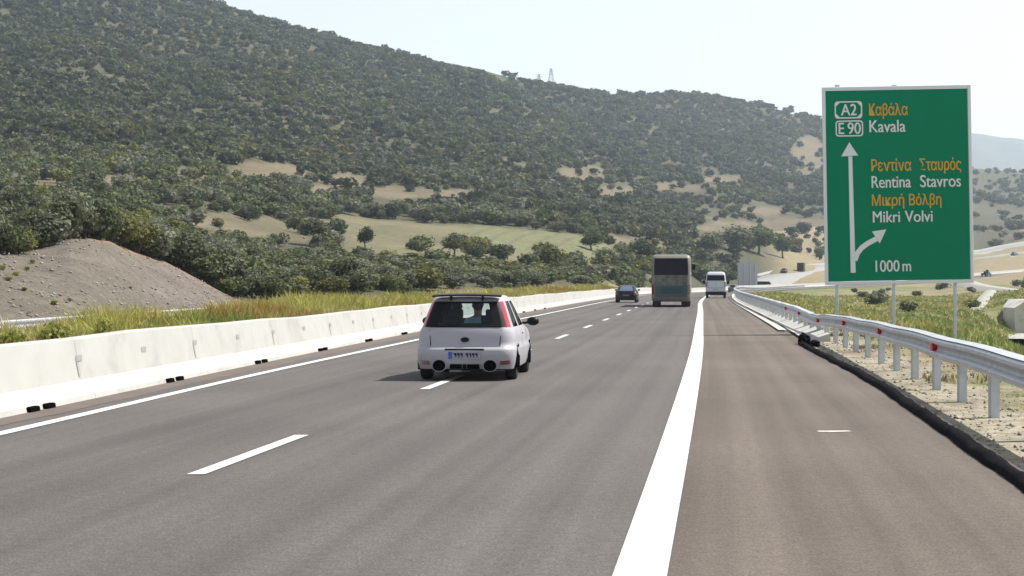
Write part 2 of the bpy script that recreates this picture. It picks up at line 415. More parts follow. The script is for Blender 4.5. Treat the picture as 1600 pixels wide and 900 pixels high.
# ------------------------------------------------------------------ terrain: columns of sight lines, each a profile of (depth, height)
def col(*pts):
    out = []
    for p in pts:
        D, v = p[0], p[1]
        out.append((D, v if len(p) == 3 else gz(v, D)))      # (D, py) or (D, z, 'z')
    return lin(out)
z_ = 'z'
COLS = [
 (-1400, col((5, -.45, z_), (45, -.45, z_), (60, 5, z_), (120, 8, z_), (300, 32, z_), (600, 85, z_), (1000, 190, z_), (1500, 300, z_), (2600, 320, z_))),
 (-500, col((5, -.45, z_), (50, -.45, z_), (68, 4, z_), (130, 6, z_), (300, 26, z_), (600, 78, z_), (1000, 185, z_), (1500, 290, z_), (2600, 300, z_))),
 (0, col((5, -.45, z_), (58, -.45, z_), (62, -.1, z_), (80, 408), (84, 398), (100, 395), (130, 385), (200, 342), (300, 300), (420, 258), (650, 150), (1000, 4), (1300, -80), (1600, -100), (2600, -60))),
 (110, col((5, -.45, z_), (64.5, -.45, z_), (68.5, 0, z_), (88, 381), (93, 371), (130, 377), (200, 347), (300, 306), (420, 263), (650, 164), (1000, 17), (1300, -69), (1600, -68), (2600, -30))),
 (140, col((5, -.45, z_), (66, -.45, z_), (70, 0, z_), (92, 374), (96, 369), (130, 374), (200, 348), (300, 308), (420, 264), (650, 168), (1000, 20), (1300, -66), (1600, -60), (2600, -20))),
 (172, col((5, -.45, z_), (71, -.45, z_), (75, 0, z_), (95, 381), (99, 374), (130, 382), (200, 354), (300, 314), (420, 266), (650, 171), (1000, 31), (1284, -52), (1570, -46), (2600, -4))),
 (260, col((5, -.45, z_), (84, -.45, z_), (88, 0, z_), (103, 418), (108, 413), (130, 410), (200, 374), (300, 330), (420, 272), (650, 180), (1000, 62), (1240, -12), (1500, -10), (2600, 40))),
 (370, col((5, -.45, z_), (100, -.45, z_), (106, 474), (130, 455), (200, 410), (280, 372), (360, 322), (450, 280), (650, 203), (950, 95), (1220, 31), (1500, 38), (2600, 90))),
 (450, col((5, -.45, z_), (108, -.45, z_), (116, 470), (140, 458), (200, 425), (280, 385), (370, 345), (450, 296), (600, 242), (900, 120), (1230, 59), (1500, 66), (2600, 110))),
 (580, col((5, -.45, z_), (120, -.45, z_), (132, 464), (200, 434), (260, 410), (330, 378), (400, 356), (450, 334), (560, 294), (900, 180), (1260, 81), (1600, 90), (2600, 130))),
 (750, col((5, -.45, z_), (150, -.45, z_), (160, 457), (230, 432), (270, 413), (420, 362), (480, 338), (600, 302), (900, 215), (1320, 113), (1600, 120), (2600, 150))),
 (900, col((5, -.45, z_), (200, -.4, z_), (215, 449), (300, 422), (330, 412), (450, 368), (520, 346), (650, 316), (850, 280), (1200, 205), (1520, 140), (1800, 150), (2600, 170))),
 (1050, col((5, -.45, z_), (300, -.6, z_), (330, 444), (400, 430), (480, 404), (620, 366), (800, 335), (1100, 274), (1500, 190), (1640, 146), (1900, 158), (2600, 180))),
 (1100, col((5, -.45, z_), (350, -.7, z_), (380, 442), (450, 424), (520, 403), (650, 372), (800, 342), (1100, 277), (1500, 196), (1700, 151), (2000, 165), (2600, 185))),
 (1200, col((5, -.45, z_), (420, -.4, z_), (500, .2, z_), (530, 438), (560, 431), (640, 410), (750, 382), (900, 350), (1100, 303), (1500, 218), (1750, 165), (2000, 180), (2600, 200))),
 (1290, col((5, -.45, z_), (60, -.5, z_), (100, -1, z_), (250, -1.5, z_), (400, -.6, z_), (475, .2, z_), (500, .6, z_), (560, 436), (640, 423), (680, 418), (800, 382), (900, 352), (1100, 312), (1500, 243), (1750, 192), (2000, 205), (2600, 215))),
 (1450, col((5, -.45, z_), (40, -.6, z_), (100, 512), (200, 484), (350, 462), (500, 444), (540, 440), (640, 424), (760, 404), (900, 388), (1200, 348), (1500, 308), (1900, 250), (2300, 255), (2600, 260))),
 (1530, col((5, -.45, z_), (30, -.6, z_), (80, 532), (150, 510), (182, 499), (192, 497), (200, 490), (250, 480), (350, 455), (450, 443), (570, 432), (600, 427), (690, 406), (800, 398), (900, 390), (1200, 348), (1500, 315), (2000, 267), (2600, 275))),
 (1600, col((5, -.45, z_), (20, -.6, z_), (60, 582), (120, 549), (150, 533), (200, 529), (206, 469), (300, 457), (450, 441), (640, 417), (740, 398), (850, 383), (1000, 366), (1200, 348), (1500, 319), (2000, 273), (2600, 280))),
 (1800, col((5, -.45, z_), (20, -1, z_), (100, -3, z_), (200, -4.2, z_), (206, -.6, z_), (450, 1.5, z_), (640, 6.5, z_), (850, 18, z_), (1200, 42, z_), (1500, 66, z_), (2000, 115, z_), (2600, 130, z_))),
 (2600, col((5, -.45, z_), (30, -3, z_), (300, -3, z_), (600, 4, z_), (900, 14, z_), (1500, 60, z_), (2600, 110, z_))),
 (4000, col((5, -.45, z_), (30, -3, z_), (300, -3, z_), (600, 4, z_), (900, 14, z_), (1500, 60, z_), (2600, 110, z_))),
]
CPX = np.array([c[0] for c in COLS], float)

def smooth01(t):
    t = np.clip(t, 0, 1); return t * t * (3 - 2 * t)

# value-noise field for terrain relief
NG = rng.random((256, 256))
def vnoise(x, y):
    x = np.asarray(x, float); y = np.asarray(y, float)
    xi = np.floor(x).astype(int); yi = np.floor(y).astype(int); fx = smooth01(x - xi); fy = smooth01(y - yi)
    g = lambda a, b: NG[a % 256, b % 256]
    return (g(xi, yi) * (1 - fx) + g(xi + 1, yi) * fx) * (1 - fy) + (g(xi, yi + 1) * (1 - fx) + g(xi + 1, yi + 1) * fx) * fy - .5
def fbm(x, y, o=4):
    s = 0; a = 1
    for k in range(o):
        s = s + a * vnoise(x * 2 ** k + 17 * k, y * 2 ** k + 31 * k); a *= .5
    return s

def zfar(px, D):
    px = np.asarray(px, float); D = np.asarray(D, float)
    i = np.clip(np.searchsorted(CPX, px) - 1, 0, len(CPX) - 2)
    t = np.clip((px - CPX[i]) / (CPX[i + 1] - CPX[i]), 0, 1)
    zs = np.stack([c[1](D) for c in COLS], 0)
    ar = np.arange(px.size).reshape(px.shape)
    zf = zs.reshape(len(COLS), -1)
    a = zf[i.ravel(), ar.ravel()].reshape(px.shape); b = zf[i.ravel() + 1, ar.ravel()].reshape(px.shape)
    return a * (1 - t) + b * t

def terrain(X, D):
    X = np.asarray(X, float); D = np.asarray(D, float)
    px = 800 + F * X / np.maximum(D, 4.0)
    z = zfar(px, D)
    # gullies and bumps on the hill
    amp = smooth01((D - 300) / 500) * 9 + smooth01((D - 80) / 150) * .8
    amp = amp * (1 - .75 * smooth01((px - 1180) / 120) * (D < 1000))
    z = z + amp * fbm(X / 90.0 + 3, D / 130.0, 3) + smooth01((D - 40) / 40) * .35 * fbm(X / 7.0, D / 9.0, 3)
    # road corridor
    w = wide(D)
    r = (X - XG(D)) / w                     # metres right of the rail
    l = (XB(D) - X) / w                     # metres left of the barrier face
    rz = RZ(D)
    road = rz - .10
    tR = smooth01((r - 1.6) / 10.0)
    tL = smooth01((l - 4.5) / np.where(D > 150, 5.0, 3.0))
    t = np.where(r > 0, tR, np.where(l > 0, tL, 0.0))
    t = np.where(D > 760, 1.0, t)
    verge = np.where(r > -1, .04, 0) + np.where(l > .9, .06 + .34 * smooth01((l - .9) / 1.5) * smooth01((260 - D) / 60), 0) + np.where(r > .3, .10 * fbm(X / .9, D / .9, 3) * smooth01((90 - D) / 30), 0)
    return (road + verge) * (1 - t) + z * t

GP = np.concatenate([np.arange(-1300, -100, 60), np.arange(-100, 1700, 4.5), np.arange(1700, 3600, 60)]).astype(float)
GD = np.concatenate([np.geomspace(5.5, 60, 70)[:-1], np.geomspace(60, 260, 130)[:-1], np.geomspace(260, 2600, 190)])
PX, DD = np.meshgrid(GP, GD)
XX = gx(PX, DD)
ZZ = terrain(XX, DD)
PY = 440 + F * (HC - ZZ) / DD

def ell(px, py, cx, cy, rx, ry, warp=0.5):
    d = ((px - cx) / rx) ** 2 + ((py - cy) / ry) ** 2
    return d
# clearings of dry earth on the hillside, given by the sight line that meets them
CLEAR = [(75, 290, 48, 13), (188, 284, 34, 10), (300, 272, 40, 9), (410, 267, 62, 11), (545, 281, 40, 10), (610, 300, 50, 9), (700, 303, 46, 6), (905, 271, 42, 10), (500, 296, 26, 6),
         (820, 318, 40, 5), (960, 300, 30, 7), (1060, 292, 36, 7), (1130, 282, 30, 6), (1190, 330, 40, 6), (440, 360, 90, 16), (330, 342, 60, 10), (255, 330, 40, 8), (10, 345, 36, 12),
         (1262, 245, 24, 26), (1150, 355, 60, 8), (1240, 352, 60, 9), (980, 380, 70, 9)]
def clearing(px, py):
    n = fbm(px / 28.0, py / 9.0, 3) * 1.1
    v = np.zeros_like(np.asarray(px, float))
    for cx, cy, rx, ry in CLEAR:
        v = np.maximum(v, smooth01(1.6 * (1.25 - ell(px, py, cx, cy, rx, ry * 1.15) + n)))
    return v
def in_field(px, py, D):
    """The terraced hay field below the wood."""
    return smooth01((px - 500 + fbm(px / 30, py / 8) * 30) / 60) * smooth01((985 - px) / 60) * smooth01((D - 258) / 25) * smooth01((435 - D + (px - 750) * .03) / 18)
def in_cut(px, D):
    """Bare cutting left of the far carriageway."""
    foot = np.interp(px, [-1400, -500, 0, 140, 260, 370, 450], [45, 50, 59, 67, 85, 101, 109])
    top = np.interp(px, [-1400, -500, 0, 140, 260, 370, 450], [60, 68, 82, 95, 107, 107, 110])
    return smooth01((D - foot) / 2.0) * smooth01((top + 1.5 - D) / 2.0) * (px < 420)

def lerp(a, b, t): return a * (1 - t[..., None]) + np.array(b) * t[..., None]
n1 = fbm(XX / 14.0, DD / 20.0, 4)
n2 = fbm(XX / 60.0 + 9, DD / 70.0, 3)
T = np.ones(XX.shape + (3,)) * np.array((0.060, 0.060, 0.032))               # scrub floor
T = lerp(T, (0.115, 0.10, 0.062), smooth01(n1 * 1.6 + .1) * .8)
T = lerp(T, (0.078, 0.074, 0.045), smooth01((DD - 600) / 500) * .6)
cl = clearing(PX, PY) * (DD > 120)
T = lerp(T, (0.150, 0.120, 0.078), cl * (.65 + .5 * np.clip(n1, -.4, .6)).clip(0, 1))
fd = in_field(PX, PY, DD)
T = lerp(T, (0.152, 0.138, 0.078), fd * (.75 + .5 * n1).clip(0, 1))
gr = fd * smooth01((DD - 300 + n2 * 60) / 40) * smooth01((PX - 690) / 60)
T = lerp(T, (0.128, 0.136, 0.066), gr * (.8 + .4 * n1).clip(0, 1))
terr = fd * smooth01(1.6 - np.abs(((PX - .69 * DD + 6 * n2) / 33.0) % 1 - .5) / .085) * (PX > 730) * (DD > 345)
T = lerp(T, (0.095, 0.095, 0.055), terr * .8)
# flats and slopes right of the motorway: dry grass, green and tan
east = smooth01((PX - 1180 - (DD > 900) * 400) / 60) * (DD < 1250)
T = lerp(T, (0.20, 0.168, 0.10), east)
T = lerp(T, (0.125, 0.135, 0.05), east * smooth01(n1 * 3 + n2 * 1.5 + .45) * (DD < 480))
band = smooth01((PX - 1330) / 60) * smooth01((PY - 455) / 12) * (DD < 320) * smooth01(1 - np.abs(PY - 490 - (PX - 1430) * .35) / 22)
T = lerp(T, (0.085, 0.125, 0.045), band * smooth01(.75 + n1 * 1.8))
T = lerp(T, (0.27, 0.20, 0.155), east * smooth01((DD - 800) / 100) * .7)
ct = in_cut(PX, DD)
T = lerp(T, (0.128, 0.110, 0.094), ct * (.85 + .5 * n1).clip(0, 1))
T = lerp(T, (0.26, 0.16, 0.11), smooth01(1 - np.abs(DD - np.interp(PX, [0, 140, 260, 370], [82, 95, 107, 108])) / 2.2) * (PX > 120) * (PX < 350) * .8)
T = lerp(T, (0.15, 0.13, 0.115), ct * smooth01(np.sin(ZZ * 5 + XX * .9 + n1 * 3) * .5 + n1) * .5)
# verges and median
vl = (XB(DD) - XX)
T = lerp(T, (0.20, 0.18, 0.085), ((vl > .3) & (vl < 8) & (DD < 330)).astype(float) * (1 - ct))
vr = (XX - XK(DD)) / wide(DD)
n5 = fbm(XX / .7, DD / .9, 3)
T = lerp(T, (0.25, 0.225, 0.17), smooth01((2.6 - vr + n1 * 1.2 + n5 * 1.4) / .8) * (vr > -2) * (DD < 200) * (1 - .35 * smooth01(n1 * 3)))
T = lerp(T, (0.13, 0.10, 0.07), smooth01(n5 * 3 - .3) * (vr > .3) * (vr < 12) * (DD < 120) * .7)
np_T = T.clip(0.01, .9)
nr, nc = XX.shape
V = np.stack([XX, DD, ZZ], -1).reshape(-1, 3)
i = (np.arange(nr - 1)[:, None] * nc + np.arange(nc - 1)[None, :]).ravel()
ground = np_mesh("ground", V, np.stack([i, i + 1, i + nc + 1, i + nc], 1), M["terrain"], np_T.reshape(-1, 3), smooth=True)
ground["kind"] = "structure"
# the ground under and behind the viewer, and on out to the horizon
mb = MB()
mb.add([(-400, -300, -.75), (400, -300, -.75), (400, 40, -.75), (-400, 40, -.75)], [(0, 1, 2, 3)])
g2 = mb.build("near_ground", M["path"]); g2["kind"] = "structure"

# far blue range beyond the valley
px = np.linspace(900, 3200, 160)
ridge = np.interp(px, [900, 1150, 1300, 1420, 1500, 1560, 1600, 1700, 1900, 2300, 3200], [215, 200, 190, 196, 206, 213, 219, 232, 250, 225, 240]) + 3 * fbm(px / 40, px * 0, 4)
rows = []
for s in np.linspace(0, 1, 24):
    D = 3400 + 2400 * s
    zt = gz(ridge, 5800.0)
    rows.append(np.stack([gx(px, D), np.full_like(px, D), 20 + (zt - 20) * s ** 1.2 + 26 * s * (1 - s) * 4 * fbm(px / 60 + 5, px * 0 + s * 5, 4)], -1))
for s in (1, 2):
    D = 5800 + 400 * s
    rows.append(np.stack([gx(px, D), np.full_like(px, D), gz(ridge, 5800.0) - 60 * s], -1))
V = np.stack(rows, 0); nr, nc = V.shape[:2]
i = (np.arange(nr - 1)[:, None] * nc + np.arange(nc - 1)[None, :]).ravel()
fh = np_mesh("distant_hills", V.reshape(-1, 3), np.stack([i, i + 1, i + nc + 1, i + nc], 1), M["farhill"], np.tile(np.array([[.09, .095, .07]]), (nr * nc, 1)), smooth=True)
fh["kind"] = "structure"
# plain that carries the ground out to the horizon
mb = MB(); mb.add([(-6500, 2500, 0), (6800, 2500, 0), (6800, 6400, 0), (-6500, 6400, 0)], [(0, 1, 2, 3)])
pl = mb.build("far_plain", M["path"]); pl["kind"] = "structure"

# ------------------------------------------------------------------ carriageway
DS = np.concatenate([np.arange(-30, 20, 2.0), np.geomspace(20, 740, 200)])
strip("road", lambda D: XB(D) - .1, lambda D: XR(D) + .16, DS, 0.0, M["asphalt"], 14)
strip("hard_shoulder", lambda D: XR(D) + .16, lambda D: XK(D) + .25 * wide(D), DS, 0.0, M["shoulder"], 6)
strip("dusty_road_edge", lambda D: XB(D) - .05, lambda D: XB(D) + (.62 + .12 * vnoise(D * .8, D * 0)) * (wbar(D) - wedge(D)) / 1.1, DS, .004, M["dust"], 3)
strip("edge_line", lambda D: XR(D) - .15 * wide(D), lambda D: XR(D) + .15 * wide(D), DS, .008, M["paint"], 2)
strip("edge_line", lambda D: XE(D) - .09 * wide(D), lambda D: XE(D) + .09 * wide(D), DS, .008, M["paint"], 2)
P = 12.05
d0 = 15.2
for k in range(-2, 30):
    a = d0 + k * P
    strip("lane_marking", lambda D: XL(D) - .075 * wide(D), lambda D: XL(D) + .075 * wide(D), np.linspace(a, a + 3.9, 5), .008, M["paint"], 2)
# worn stub of paint on the shoulder
mb = MB(); D = 19.6; x = gx(1303, D)
mb.add([(x - .17, D - .07, .006), (x - .02, D - .09, .006), (x + .19, D - .02, .006), (x + .17, D + .08, .006), (x - .05, D + .06, .006), (x - .18, D + .05, .006)], [(0, 1, 2, 3, 4, 5)])
o = mb.build("road_marking", M["paint"]); o["kind"] = "structure"

# black bituminous kerb along the shoulder, lumpy along its top
D = np.concatenate([np.linspace(4, 46.5, 420)])
prof = [(0.0, 0.0), (0.02, 0.05), (0.05, 0.085), (0.10, 0.095), (0.15, 0.07), (0.18, 0.0)]
rowsv = []
for k, (u, h) in enumerate(prof):
    j = 1 + .34 * fbm(D * 1.3 + .3 * k, D * 0 + .4 * k, 4) + .22 * (rng.random(len(D)) - .5) * (k > 1)
    X = XK(D) + (u - .02) * wide(D) + .035 * fbm(D * .8 + 3, D * 0 + k * .15, 4) + .012 * (rng.random(len(D)) - .5)
    rowsv.append(np.stack([X, D, np.where(h > 0, h * j, -.03 if k == 0 else 0)], -1))
V = np.stack(rowsv, 1); nr, nc = V.shape[:2]
i = (np.arange(nr - 1)[:, None] * nc + np.arange(nc - 1)[None, :]).ravel()
o = np_mesh("kerb", V.reshape(-1, 3), np.stack([i, i + 1, i + nc + 1, i + nc], 1), M["berm"]); o["kind"] = "structure"
# lump where it ends at the concrete channel
mb = MB()
def rock(c, s, sub=2, seed=0, jit=.45):
    bm = bmesh.new(); bmesh.ops.create_icosphere(bm, subdivisions=sub, radius=1)
    r = random.Random(seed)
    for v in bm.verts:
        f = 1 + (r.random() - .5) * jit
        v.co = Vector((v.co.x * s[0] * f, v.co.y * s[1] * f, v.co.z * s[2] * f)) + Vector(c)
    vs = [v.co[:] for v in bm.verts]; fs = [[v.index for v in f.verts] for f in bm.faces]
    bm.free(); return vs, fs
DK = 47.0; xk = float(XK(DK))
mb.add(*rock((xk + .16, DK, .10), (.15, .38, .19), 3, seed=3))
mb.add(*rock((xk + .40, DK - .2, .03), (.15, .3, .08), 3, seed=4))
o = mb.build("kerb", M["berm"]); o["kind"] = "structure"

# pale concrete kerb and drainage channel beyond it
strip("kerb", lambda D: XK(D) - .05 * wide(D), lambda D: XK(D) + .22 * wide(D), np.geomspace(59, 260, 60), .05, M["concrete"], 2)
chan = empty("drainage_channel", (float(XK(60)), 60, 0), 0, "pale concrete drainage channel in slabs beside the hard shoulder", "drainage channel")
cuts = [50.5, 61, 72, 84, 100, 120, 145, 180, 230]
for a, b in zip(cuts[:-1], cuts[1:]):
    mb = MB(); a2 = a + .25; dd = np.linspace(a2, b - .25, 6)
    x0 = XK(dd) + .28; x1 = XK(dd) + np.minimum(.95, XG(dd) - XK(dd) + .1) + .15
    vs = []
    for q in range(6):
        vs += [(x0[q] - chan.location.x, dd[q] - 60, .07), (x0[q] * .6 + x1[q] * .4 - chan.location.x, dd[q] - 60, .02), (x1[q] - chan.location.x, dd[q] - 60, .17)]
    mb.add(vs, [(3*q + s, 3*q + s + 1, 3*q + s + 4, 3*q + s + 3) for q in range(5) for s in (0, 1)])
    mb.add([vs[0], vs[1], vs[2], (vs[2][0], vs[2][1], -.1), (vs[0][0], vs[0][1], -.1)], [(0, 4, 3, 2, 1)])
    mb.build("slab", M["concrete"], chan)

# ------------------------------------------------------------------ concrete barrier (one run, cast in sections)
bar = empty("concrete_barrier", (float(XB(20)), 20, 0), 0, "long white concrete barrier with sloping face along the median", "barrier")
BP = [(0.03, -.03), (0.0, .07), (-.18, .26), (-.29, .82), (-.31, .84), (-.47, .84), (-.50, .82), (-.62, .26), (-.78, .07), (-.80, -.2)]
bx0, by0 = bar.location.x, bar.location.y
def bpt(d, u, z):
    w = float(wide(d)); return (float(XB(d)) + u * w - bx0, d - by0, z + float(RZ(d)))
SEC = 6.55
k = 0; d = 25.2 - 5 * SEC
while d < 690:
    n = 2 if d < 150 else 4
    L = SEC if d < 200 else SEC * 3
    ds = np.linspace(d + .005, d + L - .005, n + 1)
    mb = MB(); vs = []
    for q in ds:
        vs += [bpt(q, u, z + (.012 * math.sin(q * .7) + .02 * math.sin(q * .23 + 1) if z > .5 else 0)) for u, z in BP]
    m_ = len(BP)
    mb.add(vs, [(q * m_ + s, (q + 1) * m_ + s, (q + 1) * m_ + s + 1, q * m_ + s + 1) for q in range(n) for s in range(m_ - 1)])
    mb.f += [tuple(range(m_)), tuple(range(n * m_ + m_ - 1, n * m_ - 1, -1))]
    sec = mb.build("barrier_section", M["concrete"], bar)
    if d < 110:
        for e in (-.33, .27):                         # drainage openings in the foot
            c = d + 4.25 + e; mb = MB()
            a = [bpt(c - .17, .008, .0), bpt(c + .17, .008, .0), bpt(c + .17, .002, .055), bpt(c + .13, -.004, .07), bpt(c - .13, -.004, .07), bpt(c - .17, .002, .055)]
            b = [(p[0] + .06, p[1], p[2]) for p in a]
            mb.add(b, [(0, 1, 2, 3, 4, 5)]); mb.add(a + b, [(q, (q + 1) % 6, 6 + (q + 1) % 6, 6 + q) for q in range(6)])
            mb.build("drain_slot", M["hole"], sec)
        for e, big in ((.0, 1), (3.3, 0)):            # lifting sockets and the stains below them
            c = d + e; mb = MB()
            a = [bpt(c - .10, -.23, .52), bpt(c + .16, -.23, .52), bpt(c + .20, -.245, .60), bpt(c - .06, -.245, .60)]
            a = [(p[0] + .008, p[1], p[2]) for p in a]
            mb.add(a, [(0, 1, 2, 3)])
            if big:
                a = [bpt(c - .10, -.23, .52), bpt(c - .06, -.23, .52), bpt(c - .07, -.185, .30), bpt(c - .10, -.185, .30)]
                mb.add([(p[0] + .007, p[1], p[2]) for p in a], [(0, 1, 2, 3)])
            mb.build("lifting_socket", M["joint"], sec)
    d += L; k += 1

# ------------------------------------------------------------------ opposite carriageway with its white guardrail
gl_pts = [(20, -17.8), (40, -17.0), (57.3, -16.3), (70, -15.7), (81, -15.05), (100, -13.2), (140, -8.8), (200, -2.0)]
XO = hermite(gl_pts)
strip("opposite_road", lambda D: XO(D) + .3, lambda D: XB(D) - 5.2, np.linspace(10, 200, 60), -.36, M["asphalt"], 4)

def w_beam(ds, fx, fz, side, m, name, parent, off, back=False):
    """Corrugated crash-barrier rail along x = fx(d); side -1 faces left."""
    prof = [(.0, .155), (.035, .150), (.08, .115), (.08, .075), (.012, .035), (.0, .0), (.012, -.035), (.08, -.075), (.08, -.115), (.035, -.150), (.0, -.155)]
    mb = MB(); vs = []
    for q in ds:
        for u, z in prof:
            vs.append((fx(q) + side * u - off[0], q - off[1], fz(q) + z - off[2]))
    back_p = [(u - .006, z * .98) for u, z in prof]
    n = len(prof)
    mb.add(vs, [(q * n + s, (q + 1) * n + s, (q + 1) * n + s + 1, q * n + s + 1) for q in range(len(ds) - 1) for s in range(n - 1)])
    return mb.build(name, m, parent, smooth=False)

og = empty("guardrail", (float(XO(60)), 60, -.36), 0, "white guardrail at the foot of the bare cutting across the far carriageway", "guardrail")
dso = np.linspace(20, 88, 36)
w_beam(dso, lambda q: float(XO(q)), lambda q: .23, 1, M["galv"], "rail", og, og.location)
for q in np.arange(22, 88, 4.0):
    mb = MB(); mb.box((float(XO(q)) - .06 - og.location.x, q - 60, .22), (.10, .12, .74)); mb.build("post", M["post"], og)

# ------------------------------------------------------------------ near guardrail
dip = hermite([(0, .0), (40, .0), (48, -.05), (55, -.15), (62, -.06), (72, -.03), (90, 0), (700, 0)])
FZ = lambda q: .62 + float(dip(q)) + float(RZ(q)) + .008 * math.sin(q * .9)
gr_ = empty("guardrail", (float(XG(20)), 20, 0), 0, "galvanised corrugated guardrail with red reflectors along the hard shoulder", "guardrail")
ds = np.concatenate([np.linspace(6, 60, 100), np.geomspace(61, 420, 90)])
rail = w_beam(ds, lambda q: float(XG(q)), FZ, -1, M["galv"], "rail", gr_, gr_.location)
# rolled top edge that catches the sun
mb = MB(); vs = []
for q in ds:
    x = float(XG(q)) - gr_.location.x; z = FZ(q)
    vs += [(x - .06, q - 20, z + .160), (x + .10, q - 20, z + .176), (x + .10, q - 20, z + .10), (x + .002, q - 20, z - .15)]
mb.add(vs, [(4*a + s, 4*a + 4 + s, 4*a + 5 + s, 4*a + 1 + s) for a in range(len(ds) - 1) for s in (0, 1)])
mb.build("rail_cap", M["galv"], gr_)
postD = [16.2, 19.15, 22.4, 25.3, 28.2]
while postD[-1] < 200: postD.append(postD[-1] + 3.0)
bolt = None
for q in postD:
    zg = float(terrain(np.array([float(XG(q)) + .14]), np.array([q]))[0])
    x = float(XG(q)) + .16 - gr_.location.x; h = FZ(q) + .10 - zg + .25
    zc = zg - .25 + h / 2
    mb = MB()                                         # C-section post: web and two flanges
    mb.box((x - .055, q - 20, zc), (.008, .13, h)); mb.box((x, q - 20 - .061, zc), (.10, .008, h)); mb.box((x, q - 20 + .061, zc), (.10, .008, h))
    mb.build("post", M["post"], gr_)
    if q < 90:
        mb = MB(); mb.tube((x - .165, q - 20, FZ(q)), (x - .06, q - 20, FZ(q)), .022, n=6); mb.build("bolt", M["post"], gr_)
for px_ in (1487, 1385, 1323, 1281, 1262, 1243):
    q = {1487: 26.9, 1385: 35.6, 1323: 44.4, 1281: 53.0, 1262: 61.5, 1243: 70.0}[px_]
    mb = MB(); x = float(XG(q)) - .062 - gr_.location.x; z = FZ(q) + .01
    mb.tube((x + .05, q - 20, z), (x - .03, q - 20.01, z), .062, .056, 12)
    mb.build("reflector", M["red"], gr_, bevel=.01)

# ------------------------------------------------------------------ roads across the valley
def ribbon(name, pts, w, m, dz=.25, n=40, label=None, cat=None, kind="structure", rail=None):
    P_ = np.array([(gx(px, D), D, gz(py, D)) for px, py, D in pts])
    t = np.linspace(0, 1, len(P_)); tt = np.linspace(0, 1, n)
    cx, cy, cz = (hermite(list(zip(t, P_[:, k])))(tt) for k in range(3))
    dx = np.gradient(cx); dy = np.gradient(cy); L = np.hypot(dx, dy); nx_, ny_ = dy / L, -dx / L
    vs = np.concatenate([np.stack([cx - nx_ * w / 2, cy - ny_ * w / 2, cz + dz], -1), np.stack([cx + nx_ * w / 2, cy + ny_ * w / 2, cz + dz], -1),
                         np.stack([cx - nx_ * (w / 2 + 2), cy - ny_ * (w / 2 + 2), cz + dz - 2.5], -1), np.stack([cx + nx_ * (w / 2 + 2), cy + ny_ * (w / 2 + 2), cz + dz - 2.5], -1)])
    i = np.arange(n - 1)
    Q = np.concatenate([np.stack([i, i + n, i + n + 1, i + 1], 1), np.stack([i + 2 * n, i, i + 1, i + 2 * n + 1], 1), np.stack([i + n, i + 3 * n, i + 3 * n + 1, i + n + 1], 1)])
    o = np_mesh(name, vs, Q, m); o["kind"] = kind
    return np.stack([cx, cy, cz + dz, nx_, ny_], 1)

M["pale_road"] = mat("pale concrete road", (0.23, 0.225, 0.22), 0.9, var=0.12, scale=0.15)
up = ribbon("upper_road", [(1172, 441, 515), (1200, 436, 540), (1232, 428, 580), (1262, 421, 625), (1290, 417, 660), (1400, 408, 730), (1527, 397, 800), (1600, 383, 850), (1720, 366, 920)], 11, M["pale_road"])
rp = ribbon("slip_road", [(1380, 424, 690), (1480, 414, 700), (1560, 404, 720), (1610, 397, 740), (1720, 384, 780)], 8, M["pale_road"])
def wall_run(name, P_, side, w, h, m, label, cat, s0=0, s1=None):
    P2 = P_[s0:s1]; c = P2[len(P2) // 2]
    o = empty(name, (c[0], c[1], c[2]), 0, label, cat)
    mb = MB(); vs = []
    for p in P2:
        bx_, by_ = p[0] + p[3] * side * w, p[1] + p[4] * side * w
        for u, z in ((0, 0), (.08, h), (.32, h), (.4, 0)):
            vs.append((bx_ + p[3] * side * u - c[0], by_ + p[4] * side * u - c[1], p[2] + z - .05 - c[2]))
    mb.add(vs, [(4*a + s, 4*a + 4 + s, 4*a + 5 + s, 4*a + 1 + s) for a in range(len(P2) - 1) for s in range(3)])
    mb.build("wall", m, o); return o
wall_run("parapet_wall", up, -1, 5.0, .9, M["concrete"], "pale parapet wall along the upper road across the valley", "wall")
wall_run("parapet_wall", rp, -1, 3.6, .8, M["concrete"], "low pale parapet wall of the short slip road behind the green sign", "wall")

# tracks, culvert and ditch on the low ground
ribbon("gravel_path", [(1555, 541, 128), (1580, 533, 150), (1612, 530, 175), (1680, 530, 190)], 5.5, M["path"], .55)
ribbon("footpath", [(1505, 441, 470), (1528, 449, 400), (1560, 455, 350), (1600, 460, 330), (1680, 466, 300)], 3.2, M["path"], .7)
ribbon("side_track", [(1548, 458, 330), (1538, 470, 280), (1530, 484, 235), (1527, 492, 212)], 1.6, M["path"], .6)
cv = empty("culvert_wall", (gx(1640, 200), 200, gz(529, 200)), 0, "tall pale concrete culvert wall beside the gravel path", "wall")
mb = MB(); h = (529 - 468) * 200 / F
xa = gx(1578, 200) - cv.location.x
mb.add([(xa, -2.2, -.6), (12, -4, -.6), (12, -4, h + .1), (xa + 1.2, -2.6, h), (xa - .1, -2.2, h - .9),
        (xa, 2.5, -.6), (12, 6, -.6), (12, 6, h + .1), (xa + 1.2, 5, h), (xa - .1, 2.5, h - .9)],
       [(0, 1, 2, 3, 4), (9, 8, 7, 6, 5), (0, 4, 9, 5), (4, 3, 8, 9), (3, 2, 7, 8), (1, 6, 7, 2)])
mb.build("wall", M["concrete_old"], cv)
mb = MB(); mb.box((xa - 2.3, 1.5, -.2), (2.6, 1.2, .9)); mb.build("inlet", M["hole"], cv)

